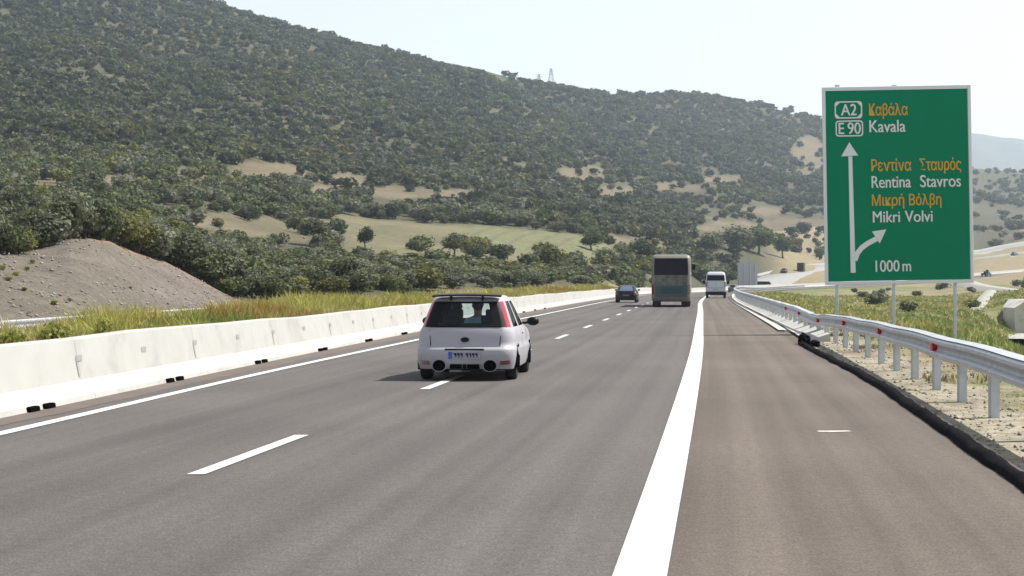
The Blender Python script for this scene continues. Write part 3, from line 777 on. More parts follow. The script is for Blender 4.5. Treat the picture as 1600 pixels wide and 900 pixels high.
# ------------------------------------------------------------------ green direction sign
DSG = 56.0; SC = F / DSG
zg = float(terrain(np.array([gx(1403, DSG)]), np.array([DSG]))[0])
sg = empty("direction_sign", (gx(1403, DSG), DSG, zg), 0, "large green motorway direction sign with Greek and Latin place names on grey posts", "road sign")
tilt = -R(1.0)
def sp(px_, py_, y=0.0):
    """Point of the sign face for the surveyed position, in the sign's own frame."""
    return Vector(((px_ - 1403) / SC, y, gz(py_, DSG) - zg))
ctr = sp(1403, 289)
def srot(v):
    d = Vector(v) - ctr; c, s = math.cos(tilt), math.sin(tilt)
    return Vector((ctr.x + d.x * c + d.z * s, v[1], ctr.z - d.x * s + d.z * c))
def sbuild(mb, name, m, **k):
    mb.v = [tuple(srot(v)) for v in mb.v]; return mb.build(name, m, sg, **k)
w2, h2 = 2.26, 3.02
mb = MB(); mb.box((ctr.x, .03, ctr.z), (2 * w2 - .12, .04, 2 * h2 - .12)); panel = sbuild(mb, "panel", M["signgreen"])
mb = MB()
for c_, s_ in (((ctr.x - w2, .025, ctr.z), (.10, .06, 2 * h2 + .1)), ((ctr.x + w2, .025, ctr.z), (.10, .06, 2 * h2 + .1)),
               ((ctr.x, .0255, ctr.z + h2), (2 * w2 - .1, .06, .10)), ((ctr.x, .0255, ctr.z - h2), (2 * w2 - .1, .06, .10))):
    mb.box(c_, s_)
sbuild(mb, "frame", M["signwhite"], bevel=.012)
for px_ in (1309, 1398, 1494):
    a = sp(px_, 440); mb = MB()
    mb.box((a.x, .13, 4.0 - 1.2), (.09, .10, 8.6 if px_ != 1398 else 8.4)); mb.build("post", M["post"], sg, bevel=.01)
    mb = MB(); mb.box((a.x, .13, ctr.z + h2 + .07), (.13, .13, .05)); mb.build("post_cap", M["post"], sg)
def poly(mb, pts, y):
    vs = [sp(a, b, y) for a, b in pts]; mb.add(vs, [tuple(range(len(vs)))])
def sgn_text(name, body, x0, x1, ybase, ycap, m, capH):
    cu = bpy.data.curves.new(name, 'FONT'); cu.body = body; cu.offset = 0.0
    to = bpy.data.objects.new(name, cu); C.objects.link(to)
    me = bpy.data.meshes.new_from_object(to.evaluated_get(bpy.context.evaluated_depsgraph_get()))
    bpy.data.objects.remove(to)
    co = np.empty(len(me.vertices) * 3, dtype=np.float32); me.vertices.foreach_get("co", co); co = co.reshape(-1, 3)
    sx = (x1 - x0) / SC / (co[:, 0].max() - co[:, 0].min()); sz = (ybase - ycap) / SC / capH
    o0 = sp(x0, ybase)
    X = o0.x + (co[:, 0] - co[:, 0].min()) * sx; Z = o0.z + co[:, 1] * sz
    fs = [tuple(p.vertices) for p in me.polygons]; bpy.data.meshes.remove(me)
    t_ = MB()
    for dx_, dz_, yy in ((0, 0, -.0075), (-.007, .003, -.006), (.007, -.003, -.0045)):
        for k_, f_ in enumerate(fs):          # every facet a hair apart: the glyph outlines overlap themselves
            t_.add([srot((X[q] + dx_, yy - (k_ % 40) * 2.5e-5, Z[q] + dz_)) for q in f_], [tuple(range(len(f_)))])
    return t_.build(name, m, sg)
    return link(bpy.data.objects.new(name, me), sg)
WORDS = [("A2", 1316, 1340, 179, 162, "signwhite"), ("E", 1312, 1320, 208, 191, "signwhite"), ("90", 1326, 1346, 208, 191, "signwhite"),
         ("Καβάλα", 1360, 1420, 180, 161, "signyellow"), ("Kavala", 1360, 1416, 206, 188, "signwhite"),
         ("Ρεντίνα", 1362, 1424, 267, 248, "signyellow"), ("Σταυρός", 1437, 1502, 267, 248, "signyellow"),
         ("Rentina", 1362, 1423, 293, 275, "signwhite"), ("Stavros", 1438, 1501, 293, 275, "signwhite"),
         ("Μικρή", 1362, 1412, 321, 303, "signyellow"), ("Βόλβη", 1420, 1470, 321, 303, "signyellow"),
         ("Mikri", 1363, 1405, 347, 330, "signwhite"), ("Volvi", 1413, 1456, 347, 330, "signwhite"),
         ("1000", 1366, 1403, 424, 407, "signwhite"), ("m", 1408, 1421, 424, 407, "signwhite")]
for b, x0, x1, yb, yc, mm in WORDS:
    sgn_text("lettering", b, x0, x1, yb, yc, M[mm], .74 if ord(b[0]) > 200 else .665)
def rrect(x0, y0, x1, y1, r, n=6):
    out = []
    for cx, cy, a0 in ((x1 - r, y0 + r, -90), (x1 - r, y1 - r, 0), (x0 + r, y1 - r, 90), (x0 + r, y0 + r, 180)):
        for k in range(n + 1):
            a = R(a0 + 90 * k / n); out.append((cx + r * math.cos(a), cy + r * math.sin(a)))
    return out
for x0, y0, x1, y1 in ((1306, 157, 1349, 184), (1307, 187, 1350, 212)):
    A = [sp(*p, -.004) for p in rrect(x0, y0, x1, y1, 5)]; B = [sp(*p, -.004) for p in rrect(x0 + 2, y0 + 2, x1 - 2, y1 - 2, 3.4)]
    n = len(A); mb = MB(); mb.add(A + B, [(k, (k + 1) % n, n + (k + 1) % n, n + k) for k in range(n)])
    if y0 == 157:
        for s in (0, 1):          # the little corner wedges of the motorway shield
            xa, xb = (x0 + 2, x0 + 8) if s == 0 else (x1 - 2, x1 - 8)
            poly(mb, [(xa, y0 + 2), (xb, y0 + 2), (xa, y0 + 8)], -.0045); poly(mb, [(xa, y1 - 2), (xb, y1 - 2), (xa, y1 - 8)], -.0045)
    sbuild(mb, "route_shield", M["signwhite"])
mb = MB()
poly(mb, [(1326.8, 425), (1334.6, 425), (1332.2, 243), (1326.2, 243)], -.005)
poly(mb, [(1315, 243), (1341.5, 242), (1328, 221)], -.0055)
sbuild(mb, "straight_arrow", M["signwhite"])
mb = MB()
arc = [(1331 + 0, 405), (1334.5, 392), (1342, 383), (1352, 376), (1366, 369)]
arc2 = [(1337.5, 407), (1341, 397), (1347, 389.5), (1356, 383), (1370, 376)]
for k in range(4): poly(mb, [arc[k], arc[k + 1], arc2[k + 1], arc2[k]], -.006)
poly(mb, [(1361, 361), (1373, 380), (1383.5, 358)], -.0065)
sbuild(mb, "turn_arrow", M["signwhite"])

# back of another sign, far ahead beside the upper road
DB = 430.0
zb = float(terrain(np.array([gx(1168, DB)]), np.array([DB]))[0])
bs = empty("direction_sign", (gx(1168, DB), DB, zb), 0, "grey ribbed back of a distant sign standing past the vehicles", "road sign")
h = gz(410, DB) - zb; wv = 31 / F * DB
mb = MB(); mb.box((0, .05, (h + .6) / 2 + .0), (wv, .05, h - .6)); mb.build("panel", M["signback"], bs)
for u in np.linspace(-.4, .4, 4):
    mb = MB(); mb.box((u * wv, -.06, h / 2 - .2), (.26, .16, h + .3)); mb.build("post", M["post"], bs)

# masts on the ridge
for px_, top, D, lab, w0 in ((861, 107, 1660, "taller steel lattice mast on the hill crest", 3.4), (842, 116, 1700, "shorter steel lattice mast on the hill crest", 2.6)):
    x = gx(px_, D); z0 = float(terrain(np.array([x]), np.array([D]))[0]) - 1
    H = gz(top, D) - z0
    ms = empty("lattice_mast", (x, D, z0), .3, lab, "mast")
    mb = MB(); q = w0
    for sx, sy in ((1, 1), (1, -1), (-1, -1), (-1, 1)):
        mb.tube((sx * q, sy * q, 0), (sx * .45, sy * .45, H), .28, .20, 4)
    for a in range(9):
        z1, z2 = H * a / 9, H * (a + 1) / 9; r1, r2 = q + (.45 - q) * a / 9, q + (.45 - q) * (a + 1) / 9
        for (ax, ay), (bx_, by_) in (((-1, -1), (1, -1)), ((1, -1), (1, 1)), ((1, 1), (-1, 1)), ((-1, 1), (-1, -1))):
            mb.tube((ax * r1, ay * r1, z1), (bx_ * r2, by_ * r2, z2), .10, n=4)
    mb.build("tower", M["mast"], ms)
    mb = MB()
    for zz, ll in ((.97, 2.6), (.86, 3.4), (.75, 2.6)):
        mb.tube((-ll, 0, H * zz), (ll, 0, H * zz), .17, n=4)
    mb.build("crossarm", M["mast"], ms)
# ------------------------------------------------------------------ vehicles
NE, NCN = 12, 6          # points along each side / corner of a body ring
def ring(yr, yf, w, z, rc, bow=.04):
    """Closed plan outline at height z: rear edge left to right, right side, front, left side."""
    pts = []
    rc = min(rc, w * .95, (yf - yr) * .45)
    def edge(a, b, n, bx=0, by=0):
        for k in range(n):
            t = k / n; s = 1 - (2 * t - 1) ** 2
            pts.append((a[0] + (b[0] - a[0]) * t + bx * s, a[1] + (b[1] - a[1]) * t + by * s, z))
    def corner(cx, cy, a0):
        for k in range(NCN):
            a = R(a0 + 90 * k / NCN); pts.append((cx + rc * math.cos(a), cy + rc * math.sin(a), z))
    edge((-w + rc, yr), (w - rc, yr), NE, 0, -bow); corner(w - rc, yr + rc, -90)
    edge((w, yr + rc), (w, yf - rc), NE, bow * .5); corner(w - rc, yf - rc, 0)
    edge((w - rc, yf), (-w + rc, yf), NE, 0, bow * 1.5); corner(-w + rc, yf - rc, 90)
    edge((-w, yf - rc), (-w, yr + rc), NE, -bow * .5); corner(-w + rc, yr + rc, 180)
    return pts
SEG = NE + NCN
NR = 4 * SEG
def region(j):
    """side name and position 0..1 along it for ring segment j"""
    s, k = divmod(j, SEG)
    names = ("rear", "right", "front", "left")
    cn = ("c_rr", "c_fr", "c_fl", "c_rl")
    return (names[s], (k + .5) / NE) if k < NE else (cn[s], (k - NE + .5) / NCN)

def shell(levels, classify, parent, mats, smooth=True, cap_top=True, cap_bottom=True):
    """Loft rings; classify(level index, region name, t) names the part that each quad belongs to."""
    rings = [ring(*l) for l in levels]
    parts = {}
    for i in range(len(rings) - 1):
        for j in range(NR):
            n, t = region(j)
            key = classify(i, n, t)
            if key is None: continue
            parts.setdefault(key, []).append([(i, j), (i, (j + 1) % NR), (i + 1, (j + 1) % NR), (i + 1, j)])
    out = {}
    for key, quads in parts.items():
        idx = {}; mb = MB()
        for q in quads:
            f = []
            for a in q:
                if a not in idx:
                    idx[a] = len(mb.v); mb.v.append(rings[a[0]][a[1]])
                f.append(idx[a])
            mb.f.append(tuple(f))
        if key == "body":
            if cap_top:
                top = rings[-1]; c = len(mb.v); mb.v.append((sum(p[0] for p in top) / NR, sum(p[1] for p in top) / NR, top[0][2] + .012))
                ids = []
                for j in range(NR):
                    if (len(rings) - 1, j) not in idx:
                        idx[(len(rings) - 1, j)] = len(mb.v); mb.v.append(top[j])
                    ids.append(idx[(len(rings) - 1, j)])
                mb.f += [(ids[j], ids[(j + 1) % NR], c) for j in range(NR)]
            if cap_bottom:
                ids = []
                for j in range(NR):
                    if (0, j) not in idx:
                        idx[(0, j)] = len(mb.v); mb.v.append(rings[0][j])
                    ids.append(idx[(0, j)])
                mb.f.append(tuple(reversed(ids)))
        out[key] = mb.build(key.split("#")[0], mats[key], parent, smooth=smooth)
    return out

def wheel(parent, x, y, r, w, rim=True, seg=20):
    mb = MB(); prof = [(-w / 2, r * .62), (-w / 2, r * .90), (-w * .40, r * .985), (0, r), (w * .40, r * .985), (w / 2, r * .90), (w / 2, r * .62)]
    vs = []; n = len(prof)
    for k in range(seg):
        a = 2 * math.pi * k / seg
        vs += [(x + u, y + q * math.cos(a), r + q * math.sin(a)) for u, q in prof]
    mb.add(vs, [(k * n + s, k * n + s + 1, ((k + 1) % seg) * n + s + 1, ((k + 1) % seg) * n + s) for k in range(seg) for s in range(n - 1)])
    wh = mb.build("wheel", M["tyre"], parent, smooth=True)
    if rim:
        mb = MB()
        for s in (-1, 1):
            mb.tube((x + s * w * .30, y, r), (x + s * w * .44, y, r), r * .14, r * .12, 10)
            for k in range(5):
                a = 2 * math.pi * k / 5
                mb.tube((x + s * w * .36, y, r), (x + s * w * .36, y + r * .62 * math.cos(a), r + r * .62 * math.sin(a)), r * .10, r * .07, 6)
        mb.tube((x - w * .1, y, r), (x + w * .1, y, r), r * .63, r * .63, seg)
        mb.build("rim", M["rim"], wh, smooth=False)
    return wh

def place(px_, py_, D=None):
    D = D or HC * F / (py_ - 440.0)
    return (gx(px_, D), D, float(RZ(D)))
def heading(D): return -math.atan(float(head(D)))

# --- silver white hatchback
hy = 29.5
hx = gx(741.5, hy)
HB = empty("hatchback_car", (hx, hy + 1.93, 0), heading(40) * .80, "silver white hatchback with black roof spoiler driving in the left half of the road", "car")
lv = [(-1.70, 1.80, .72, .17, .20), (-1.86, 1.86, .795, .20, .24), (-1.915, 1.89, .822, .30, .26), (-1.945, 1.90, .836, .42, .27), (-1.95, 1.89, .840, .51, .27), (-1.93, 1.87, .838, .555, .27),
      (-1.858, 1.84, .826, .575, .26), (-1.852, 1.78, .824, .66, .26), (-1.845, 1.66, .820, .74, .26), (-1.83, 1.40, .808, .815, .25), (-1.815, 1.12, .785, .865, .24), (-1.80, 1.0, .765, .90, .23),
      (-1.745, .78, .725, 1.02, .22), (-1.69, .56, .685, 1.14, .21), (-1.635, .36, .645, 1.25, .20), (-1.59, .20, .612, 1.335, .19),
      (-1.54, .08, .585, 1.385, .19), (-1.46, -.02, .54, 1.425, .18), (-1.28, -.18, .42, 1.448, .16)]
def hcls(i, n, t):
    if 11 <= i <= 14 and n in ("right", "left"):
        u = t if n == "right" else 1 - t
        if i <= 13 + 1:
            if .10 < u < .44: return "side_window#" + n
            if .49 < u < .90: return "door_window#" + n
        return "body"
    if 11 <= i <= 14 and n == "front": return "windscreen"
    if 11 <= i <= 14 and n == "rear": return "rear_window"
    if 11 <= i <= 14 and n in ("c_rr", "c_rl"):
        u = t if n == "c_rr" else 1 - t
        return "tail_light#" + n if .46 < u < .84 else ("window_border#" + n if u < .46 else "body")
    if 7 <= i <= 9 and n in ("c_fr", "c_fl"): return "headlight#" + n
    if i in (0,) : return "sill"
    return "body"
hm = {k: M["white"] for k in ("body",)}
hm |= {"side_window#right": M["clearglass"], "side_window#left": M["clearglass"], "door_window#right": M["clearglass"], "door_window#left": M["clearglass"],
       "windscreen": M["clearglass"], "rear_window": M["glass"], "tail_light#c_rr": M["tail"], "tail_light#c_rl": M["tail"], "headlight#c_fr": M["clearglass"], "headlight#c_fl": M["clearglass"], "sill": M["black"], "window_border#c_rr": M["black"], "window_border#c_rl": M["black"]}
shell(lv, hcls, HB, hm)
def lvl(z, q):           # interpolate a body dimension at height z
    zz = [l[3] for l in lv]; return float(np.interp(z, zz, [l[q] for l in lv]))
def rear_y(x, z, proud=.004):
    w = lvl(z, 2); rc = lvl(z, 4); t = min(1, abs(x) / max(w - rc, .01))
    return lvl(z, 0) - .04 * (1 - t * t) - proud if abs(x) <= w - rc else lvl(z, 0) + rc - math.sqrt(max(rc * rc - (abs(x) - w + rc) ** 2, 0)) - proud
def rear_patch(name, outline, m, parent, proud=.006, flat=True):
    """A flat piece set into or on the tail of the car: outline in (x, z)."""
    yy = min(rear_y(x, z, proud) for x, z in outline)
    mb = MB(); vs = [(x, yy if flat else rear_y(x, z, proud), z) for x, z in outline]
    vb = [(x, vs[q][1] + .05, z) for q, (x, z) in enumerate(outline)]
    k = len(vs); mb.add(vs + vb, [tuple(range(k))] + [(q, k + q, k + (q + 1) % k, (q + 1) % k) for q in range(k)])
    return mb.build(name, m, parent)
def oval(cx, cz, a, b, n=18, a0=0, a1=360):
    return [(cx + a * math.cos(R(a0 + (a1 - a0) * k / (n if a1 - a0 == 360 else n - 1))), cz + b * math.sin(R(a0 + (a1 - a0) * k / (n if a1 - a0 == 360 else n - 1)))) for k in range(n)]
# dark ceramic border round the rear glass
for s in (-1, 1):
    mb = MB(); vs = []
    for z in np.linspace(.898, 1.335, 8):
        w = lvl(z, 2) - lvl(z, 4); a, b = w - .055, w + .075
        vs += [(s * a, rear_y(a, z, .004), z), (s * b, rear_y(b, z, .004), z)]
    vs = [(p[0], p[1] - .004, p[2]) for p in vs]; mb.add(vs, [(2*k, 2*k+1, 2*k+3, 2*k+2) for k in range(7)]); mb.build("window_border", M["black"], HB)
for za, zb_ in ((.898, .930), (1.30, 1.335)):
    mb = MB(); vs = []
    for t in np.linspace(-1, 1, 13):
        for z in (za, zb_):
            x = t * (lvl(z, 2) - lvl(z, 4)); vs.append((x, rear_y(x, z, .005), z))
    mb.add(vs, [(2*k, 2*k+2, 2*k+3, 2*k+1) for k in range(12)]); mb.build("window_border", M["black"], HB)
# roof spoiler on two stays
mb = MB(); vs = []
for t in np.linspace(-1, 1, 11):
    x = t * .585; y = -1.66 - .045 * (1 - t * t) ; z = 1.455 - .018 * t * t
    vs += [(x, y, z), (x, y + .20, z + .018), (x, y + .20, z - .012), (x, y, z - .03)]
mb.add(vs, [(4*k + a, 4*k + 4 + a, 4*k + 4 + (a + 1) % 4, 4*k + (a + 1) % 4) for k in range(10) for a in range(4)] + [(0, 1, 2, 3), (43, 42, 41, 40)])
spo = mb.build("spoiler", M["black"], HB)
for x in (-.27, .27):
    mb = MB(); mb.box((x, -1.57, 1.40), (.035, .14, .10)); mb.build("spoiler_stay", M["black"], spo)
# tailgate seams, badge, plate, plate recess, bumper openings
for s in (-1, 1):
    rear_patch("tailgate_seam", [(s * .600, .865), (s * .612, .865), (s * .600, .72), (s * .592, .595), (s * .578, .595), (s * .588, .72)], M["hole"], HB, .002, False)
rear_patch("badge", oval(0, .695, .070, .042), M["black"], HB, .02)
pl_ = rear_patch("number_plate", [(-.27, .495), (.27, .495), (.27, .375), (-.27, .375)], M["platewhite"], HB, .012)
rear_patch("blue_band", [(-.268, .493), (-.205, .493), (-.205, .377), (-.268, .377)], M["plateblue"], pl_, .016)
for x, ww in ((-.155, .04), (-.10, .04), (-.045, .036), (.045, .036), (.10, .03), (.15, .036), (.205, .036)):
    rear_patch("character", [(x - ww / 2, .472), (x + ww / 2, .472), (x + ww / 2, .40), (x + .1 * ww, .40), (x + .1 * ww, .44), (x - ww / 2, .44)], M["black"], pl_, .0155)
rear_patch("plate_lamp_bar", [(-.33, .548), (.33, .548), (.33, .522), (-.33, .522)], M["black"], HB, .016)
for s in (-1, 1):
    rear_patch("exhaust_surround", oval(s * .43, .268, .128, .112, 22), M["white"], HB, .004)
    ex = rear_patch("exhaust_opening", oval(s * .43, .262, .108, .094, 22), M["hole"], HB, .030)
    mb = MB(); mb.tube((s * .43, -1.90, .245), (s * .43, -1.985, .24), .045, .047, 12, cap=False); mb.build("tailpipe", M["rim"], ex)
    mb = MB(); vs = []
    for x in np.linspace(.60, .755, 8):
        vs += [(s * x, rear_y(x, .30, .014), .275 + .06 * (x - .6)), (s * x, rear_y(x, .30, .014), .335 + .10 * (x - .6))]
    mb.add(vs, [(2*k, 2*k+2, 2*k+3, 2*k+1) for k in range(7)]); mb.build("reflector", M["taildark"], HB)
    rear_patch("diffuser_opening", [(s * .045, .285), (s * .245, .285), (s * .255, .205), (s * .045, .205)], M["hole"], HB, .014)
    rear_patch("diffuser_edge", [(s * .07, .178), (s * .27, .178), (s * .27, .150), (s * .07, .150)], M["white"], HB, .02)
rear_patch("diffuser_opening", [(-.028, .285), (.028, .285), (.028, .205), (-.028, .205)], M["hole"], HB, .014)
# door seams, handles and mirrors
for s in (-1, 1):
    for y in (.82, -.35):
        mb = MB(); vs = []
        for z in (.26, .5, .7, .87):
            x = lvl(z, 2) + .022
            vs += [(s * x, y - .006, z), (s * x, y + .006, z)]
        mb.add(vs, [(2*k, 2*k+1, 2*k+3, 2*k+2) for k in range(3)]); mb.build("door_seam", M["hole"], HB)
    mb = MB(); mb.box((s * (lvl(.78, 2) + .028), -.24, .78), (.03, .17, .03)); mb.build("door_handle", M["white"], HB, bevel=.008)
    bmx = MB(); bmx.add(*rock((s * .955, .62, .955), (.115, .07, .08), 3, 1, .06))
    bmx.v = [(v[0], v[1], v[2]) for v in bmx.v]
    mir = bmx.build("mirror", M["black"], HB, smooth=True)
    mb = MB(); mb.box((s * .82, .64, .925), (.14, .05, .04)); mb.build("mirror_arm", M["black"], mir)
    for y in (-1.22, 1.24):
        mb = MB(); vs = [(s * (.8475), y + .325 * math.cos(R(a)), .29 + .325 * math.sin(R(a))) for a in np.linspace(-22, 202, 22)]
        mb.add(vs, [tuple(range(22))]); mb.build("wheel_arch", M["hole"], HB)
        wheel(HB, s * .728, y, .29, .195)
# cabin
mb = MB(); mb.box((0, -1.55, .80), (1.25, .38, .02)); mb.build("parcel_shelf", M["seat"], HB)
mb = MB(); mb.box((0, -1.14, .66), (1.22, .18, .58), rx=-.18); mb.build("rear_seat", M["seat"], HB, bevel=.04)
for x in (-.33, .33):
    mb = MB(); mb.box((x, -1.23, 1.02), (.25, .09, .15)); mb.build("headrest", M["seat"], HB, bevel=.03)
    mb = MB(); mb.box((x, -.30, .70), (.46, .14, .66), rx=-.2); mb.box((x, 0.02, .38), (.46, .5, .14)); mb.build("front_seat", M["seat"], HB, bevel=.04)
    mb = MB(); mb.box((x, -.40, 1.10), (.26, .10, .17)); mb.build("headrest", M["seat"], HB, bevel=.03)
mb = MB(); mb.box((0, .80, .80), (1.35, .42, .16)); mb.build("dashboard", M["seat"], HB, bevel=.03)
mb = MB()
for k in range(20):
    a, b = 2 * math.pi * k / 20, 2 * math.pi * (k + 1) / 20
    f = lambda t: (-.33 + .18 * math.cos(t), .50 + .06 * math.sin(t), .82 + .17 * math.sin(t))
    mb.tube(f(a), f(b), .014, n=6)
mb.build("steering_wheel", M["black"], HB)

HB.scale = (.975,) * 3
# --- people seated in the hatchback
def person_seated(x, y, z, label, driver=False, shirt="shirt", lean=0.0):
    """One skinned figure sitting: hips at the origin, facing +y."""
    me = bpy.data.meshes.new("person")
    J = {"pel": ((0, 0, .10), .135), "wst": ((0, -.03, .26), .125), "chs": ((0, -.05, .44), .145), "nck": ((0, -.03, .585), .055), "hd0": ((0, .0, .66), .075), "hd1": ((0, .012, .755), .088), "hd2": ((0, 0, .825), .06)}
    Eg = [("pel", "wst"), ("wst", "chs"), ("chs", "nck"), ("nck", "hd0"), ("hd0", "hd1"), ("hd1", "hd2")]
    for s, t in ((-1, "l"), (1, "r")):
        hand = (s * .15, .47, .37) if driver else (s * .10, .30, .13)
        elb = (s * .27, .20, .24) if driver else (s * .27, .06, .20)
        J |= {"sh" + t: ((s * .185, -.05, .505), .066), "el" + t: (elb, .046), "wr" + t: (hand, .033), "ha" + t: ((hand[0] * .9, hand[1] + .075, hand[2] + .02), .036),
              "hp" + t: ((s * .10, .04, .07), .095), "kn" + t: ((s * .13, .44, .12), .066), "an" + t: ((s * .13, .56, -.26), .043), "ft" + t: ((s * .13, .70, -.29), .04)}
        Eg += [("chs", "sh" + t), ("sh" + t, "el" + t), ("el" + t, "wr" + t), ("wr" + t, "ha" + t), ("pel", "hp" + t), ("hp" + t, "kn" + t), ("kn" + t, "an" + t), ("an" + t, "ft" + t)]
    ks = list(J); me.from_pydata([J[k][0] for k in ks], [(ks.index(a), ks.index(b)) for a, b in Eg], [])
    o = bpy.data.objects.new("person", me); link(o)
    sk = o.modifiers.new("skin", 'SKIN'); sk.use_smooth_shade = True
    for k, v in zip(ks, me.skin_vertices[0].data): v.radius = (J[k][1], J[k][1])
    me.skin_vertices[0].data[0].use_root = True
    ss = o.modifiers.new("sub", 'SUBSURF'); ss.levels = 1; ss.render_levels = 1
    me2 = bpy.data.meshes.new_from_object(o.evaluated_get(bpy.context.evaluated_depsgraph_get()))
    o.modifiers.clear(); o.data = me2; me2.name = "person"
    me2.materials.clear()
    for m_ in (M[shirt], M["skin"], M["trousers"]): me2.materials.append(m_)
    for p in me2.polygons:
        c = p.center
        p.material_index = 1 if (c.z > .56 and abs(c.x) < .13) or (c.z < .45 and c.y > (.40 if driver else .24) and abs(c.x) < .22 and c.z > (.30 if driver else .16)) else (2 if c.z < .17 and (c.y > .08 or c.z < .08) else 0)
    hair = MB(); hv, hf = rock((0, -.012, .775), (.098, .112, .098), 3, 2, .12)
    keep = {k for k, v in enumerate(hv) if v[2] > .755 or v[1] < -.01}
    hair.add(hv, [f for f in hf if all(q in keep for q in f)])
    hair.build("hair", M["hair"], o, smooth=True)
    nose = MB()
    nose.add([(-.014, .095, .735), (.014, .095, .735), (0, .122, .728), (0, .098, .772)], [(0, 2, 3), (2, 1, 3), (0, 1, 2)])
    nose.build("nose", M["skin"], o)
    m4 = Matrix.Translation(HB.location) @ Matrix.Rotation(HB.rotation_euler.z, 4, 'Z')
    o.location = m4 @ Vector((x, y, z)); o.rotation_euler = (lean, 0, HB.rotation_euler.z)
    tag(o, label, "person")
    return o
person_seated(-.33, -.10, .42, "driver in light blue shirt at the wheel of the silver white hatchback", True, lean=.10)
person_seated(.12, -.86, .47, "passenger in light blue shirt on the back seat of the silver white hatchback", False, lean=.12)

# --- coach
def coach(D, px0, px1, label):
    x = (gx(px0, D) + gx(px1, D)) / 2; wd = gx(px1, D) - gx(px0, D)
    B = empty("coach_bus", (x, D, float(RZ(D))), heading(D), label, "bus")
    w = wd / 2 * .985
    lv = [(0.12, 11.8, w * .94, .36, .20), (0.0, 11.9, w * .98, .42, .22), (0, 12, w, .74, .22), (0.0, 12, w, .80, .22), (.01, 12, w, 1.10, .22), (.015, 12, w, 1.42, .22), (.02, 12, w, 1.48, .22), (.03, 11.95, w, 2.02, .22),
          (.04, 11.9, w, 2.10, .22), (.07, 11.85, w * .995, 2.7, .22), (.13, 11.8, w * .985, 3.20, .24), (.18, 11.75, w * .975, 3.28, .25), (.32, 11.6, w * .93, 3.40, .26), (.6, 11.3, w * .8, 3.45, .26)]
    def cls(i, n, t):
        if n == "rear":
            if i in (0, 1): return "rear_bumper"
            if i in (2,): return "rear_bumper"
            if i in (3, 4): return "engine_cover"
            if i in (5, 6, 7): return "middle_panel"
            if i in (8, 9): return "rear_window"
        if n in ("c_rr", "c_rl"):
            u = t if n == "c_rr" else 1 - t
            if i in (3, 4, 5) and u < .62: return "tail_light#" + n
            if i in (8, 9) and u < .2: return "rear_window"
        if n in ("left", "right") and 7 <= i <= 9: return "side_window#" + n
        if n == "front" and 5 <= i <= 9: return "windscreen"
        return "body"
    mm = {"body": M["cream"], "rear_bumper": M["coachgrey"], "engine_cover": M["teal"], "middle_panel": M["mottle"], "rear_window": M["darkglass"],
          "tail_light#c_rr": M["taildark"], "tail_light#c_rl": M["taildark"], "side_window#left": M["darkglass"], "side_window#right": M["darkglass"], "windscreen": M["darkglass"]}
    shell(lv, cls, B, mm)
    mb = MB(); mb.box((0, -.02, .60), (.56, .03, .13)); mb.build("number_plate", M["platewhite"], B)
    mb = MB(); mb.box((0, -.05, .74), (wd * .80, .05, .035)); mb.build("trim_strip", M["black"], B)
    for k in range(6):
        mb = MB(); mb.box((0, -.035, .90 + k * .07), (wd * .5, .02, .018)); mb.build("cooling_louvre", M["darkpaint"], B)
    mb = MB(); mb.box((.05, -.02, 2.75), (.03, .03, .62), ry=.35); mb.build("rear_wiper", M["black"], B)
    for s in (-1, 1):
        for y in (2.9, 8.9):
            wheel(B, s * (w - .22), y, .50, .36, rim=False)
        wheel(B, s * (w - .30), 1.55, .50, .52, rim=False)
        mb = MB(); mb.box((s * (w - .34), .35, .28), (.52, .04, .36)); mb.build("mud_flap", M["black"], B)
        mb = MB(); mb.box((s * (w + .16), 11.8, 2.7), (.24, .12, .42)); mb.box((s * (w + .02), 11.8, 2.93), (.24, .05, .05)); mb.build("mirror", M["black"], B, bevel=.03)
    B.scale = (1, 1, .975)
    return B
coach(115.0, 1017.5, 1079.5, "coach with dark rear window, pale middle and teal lower panel")

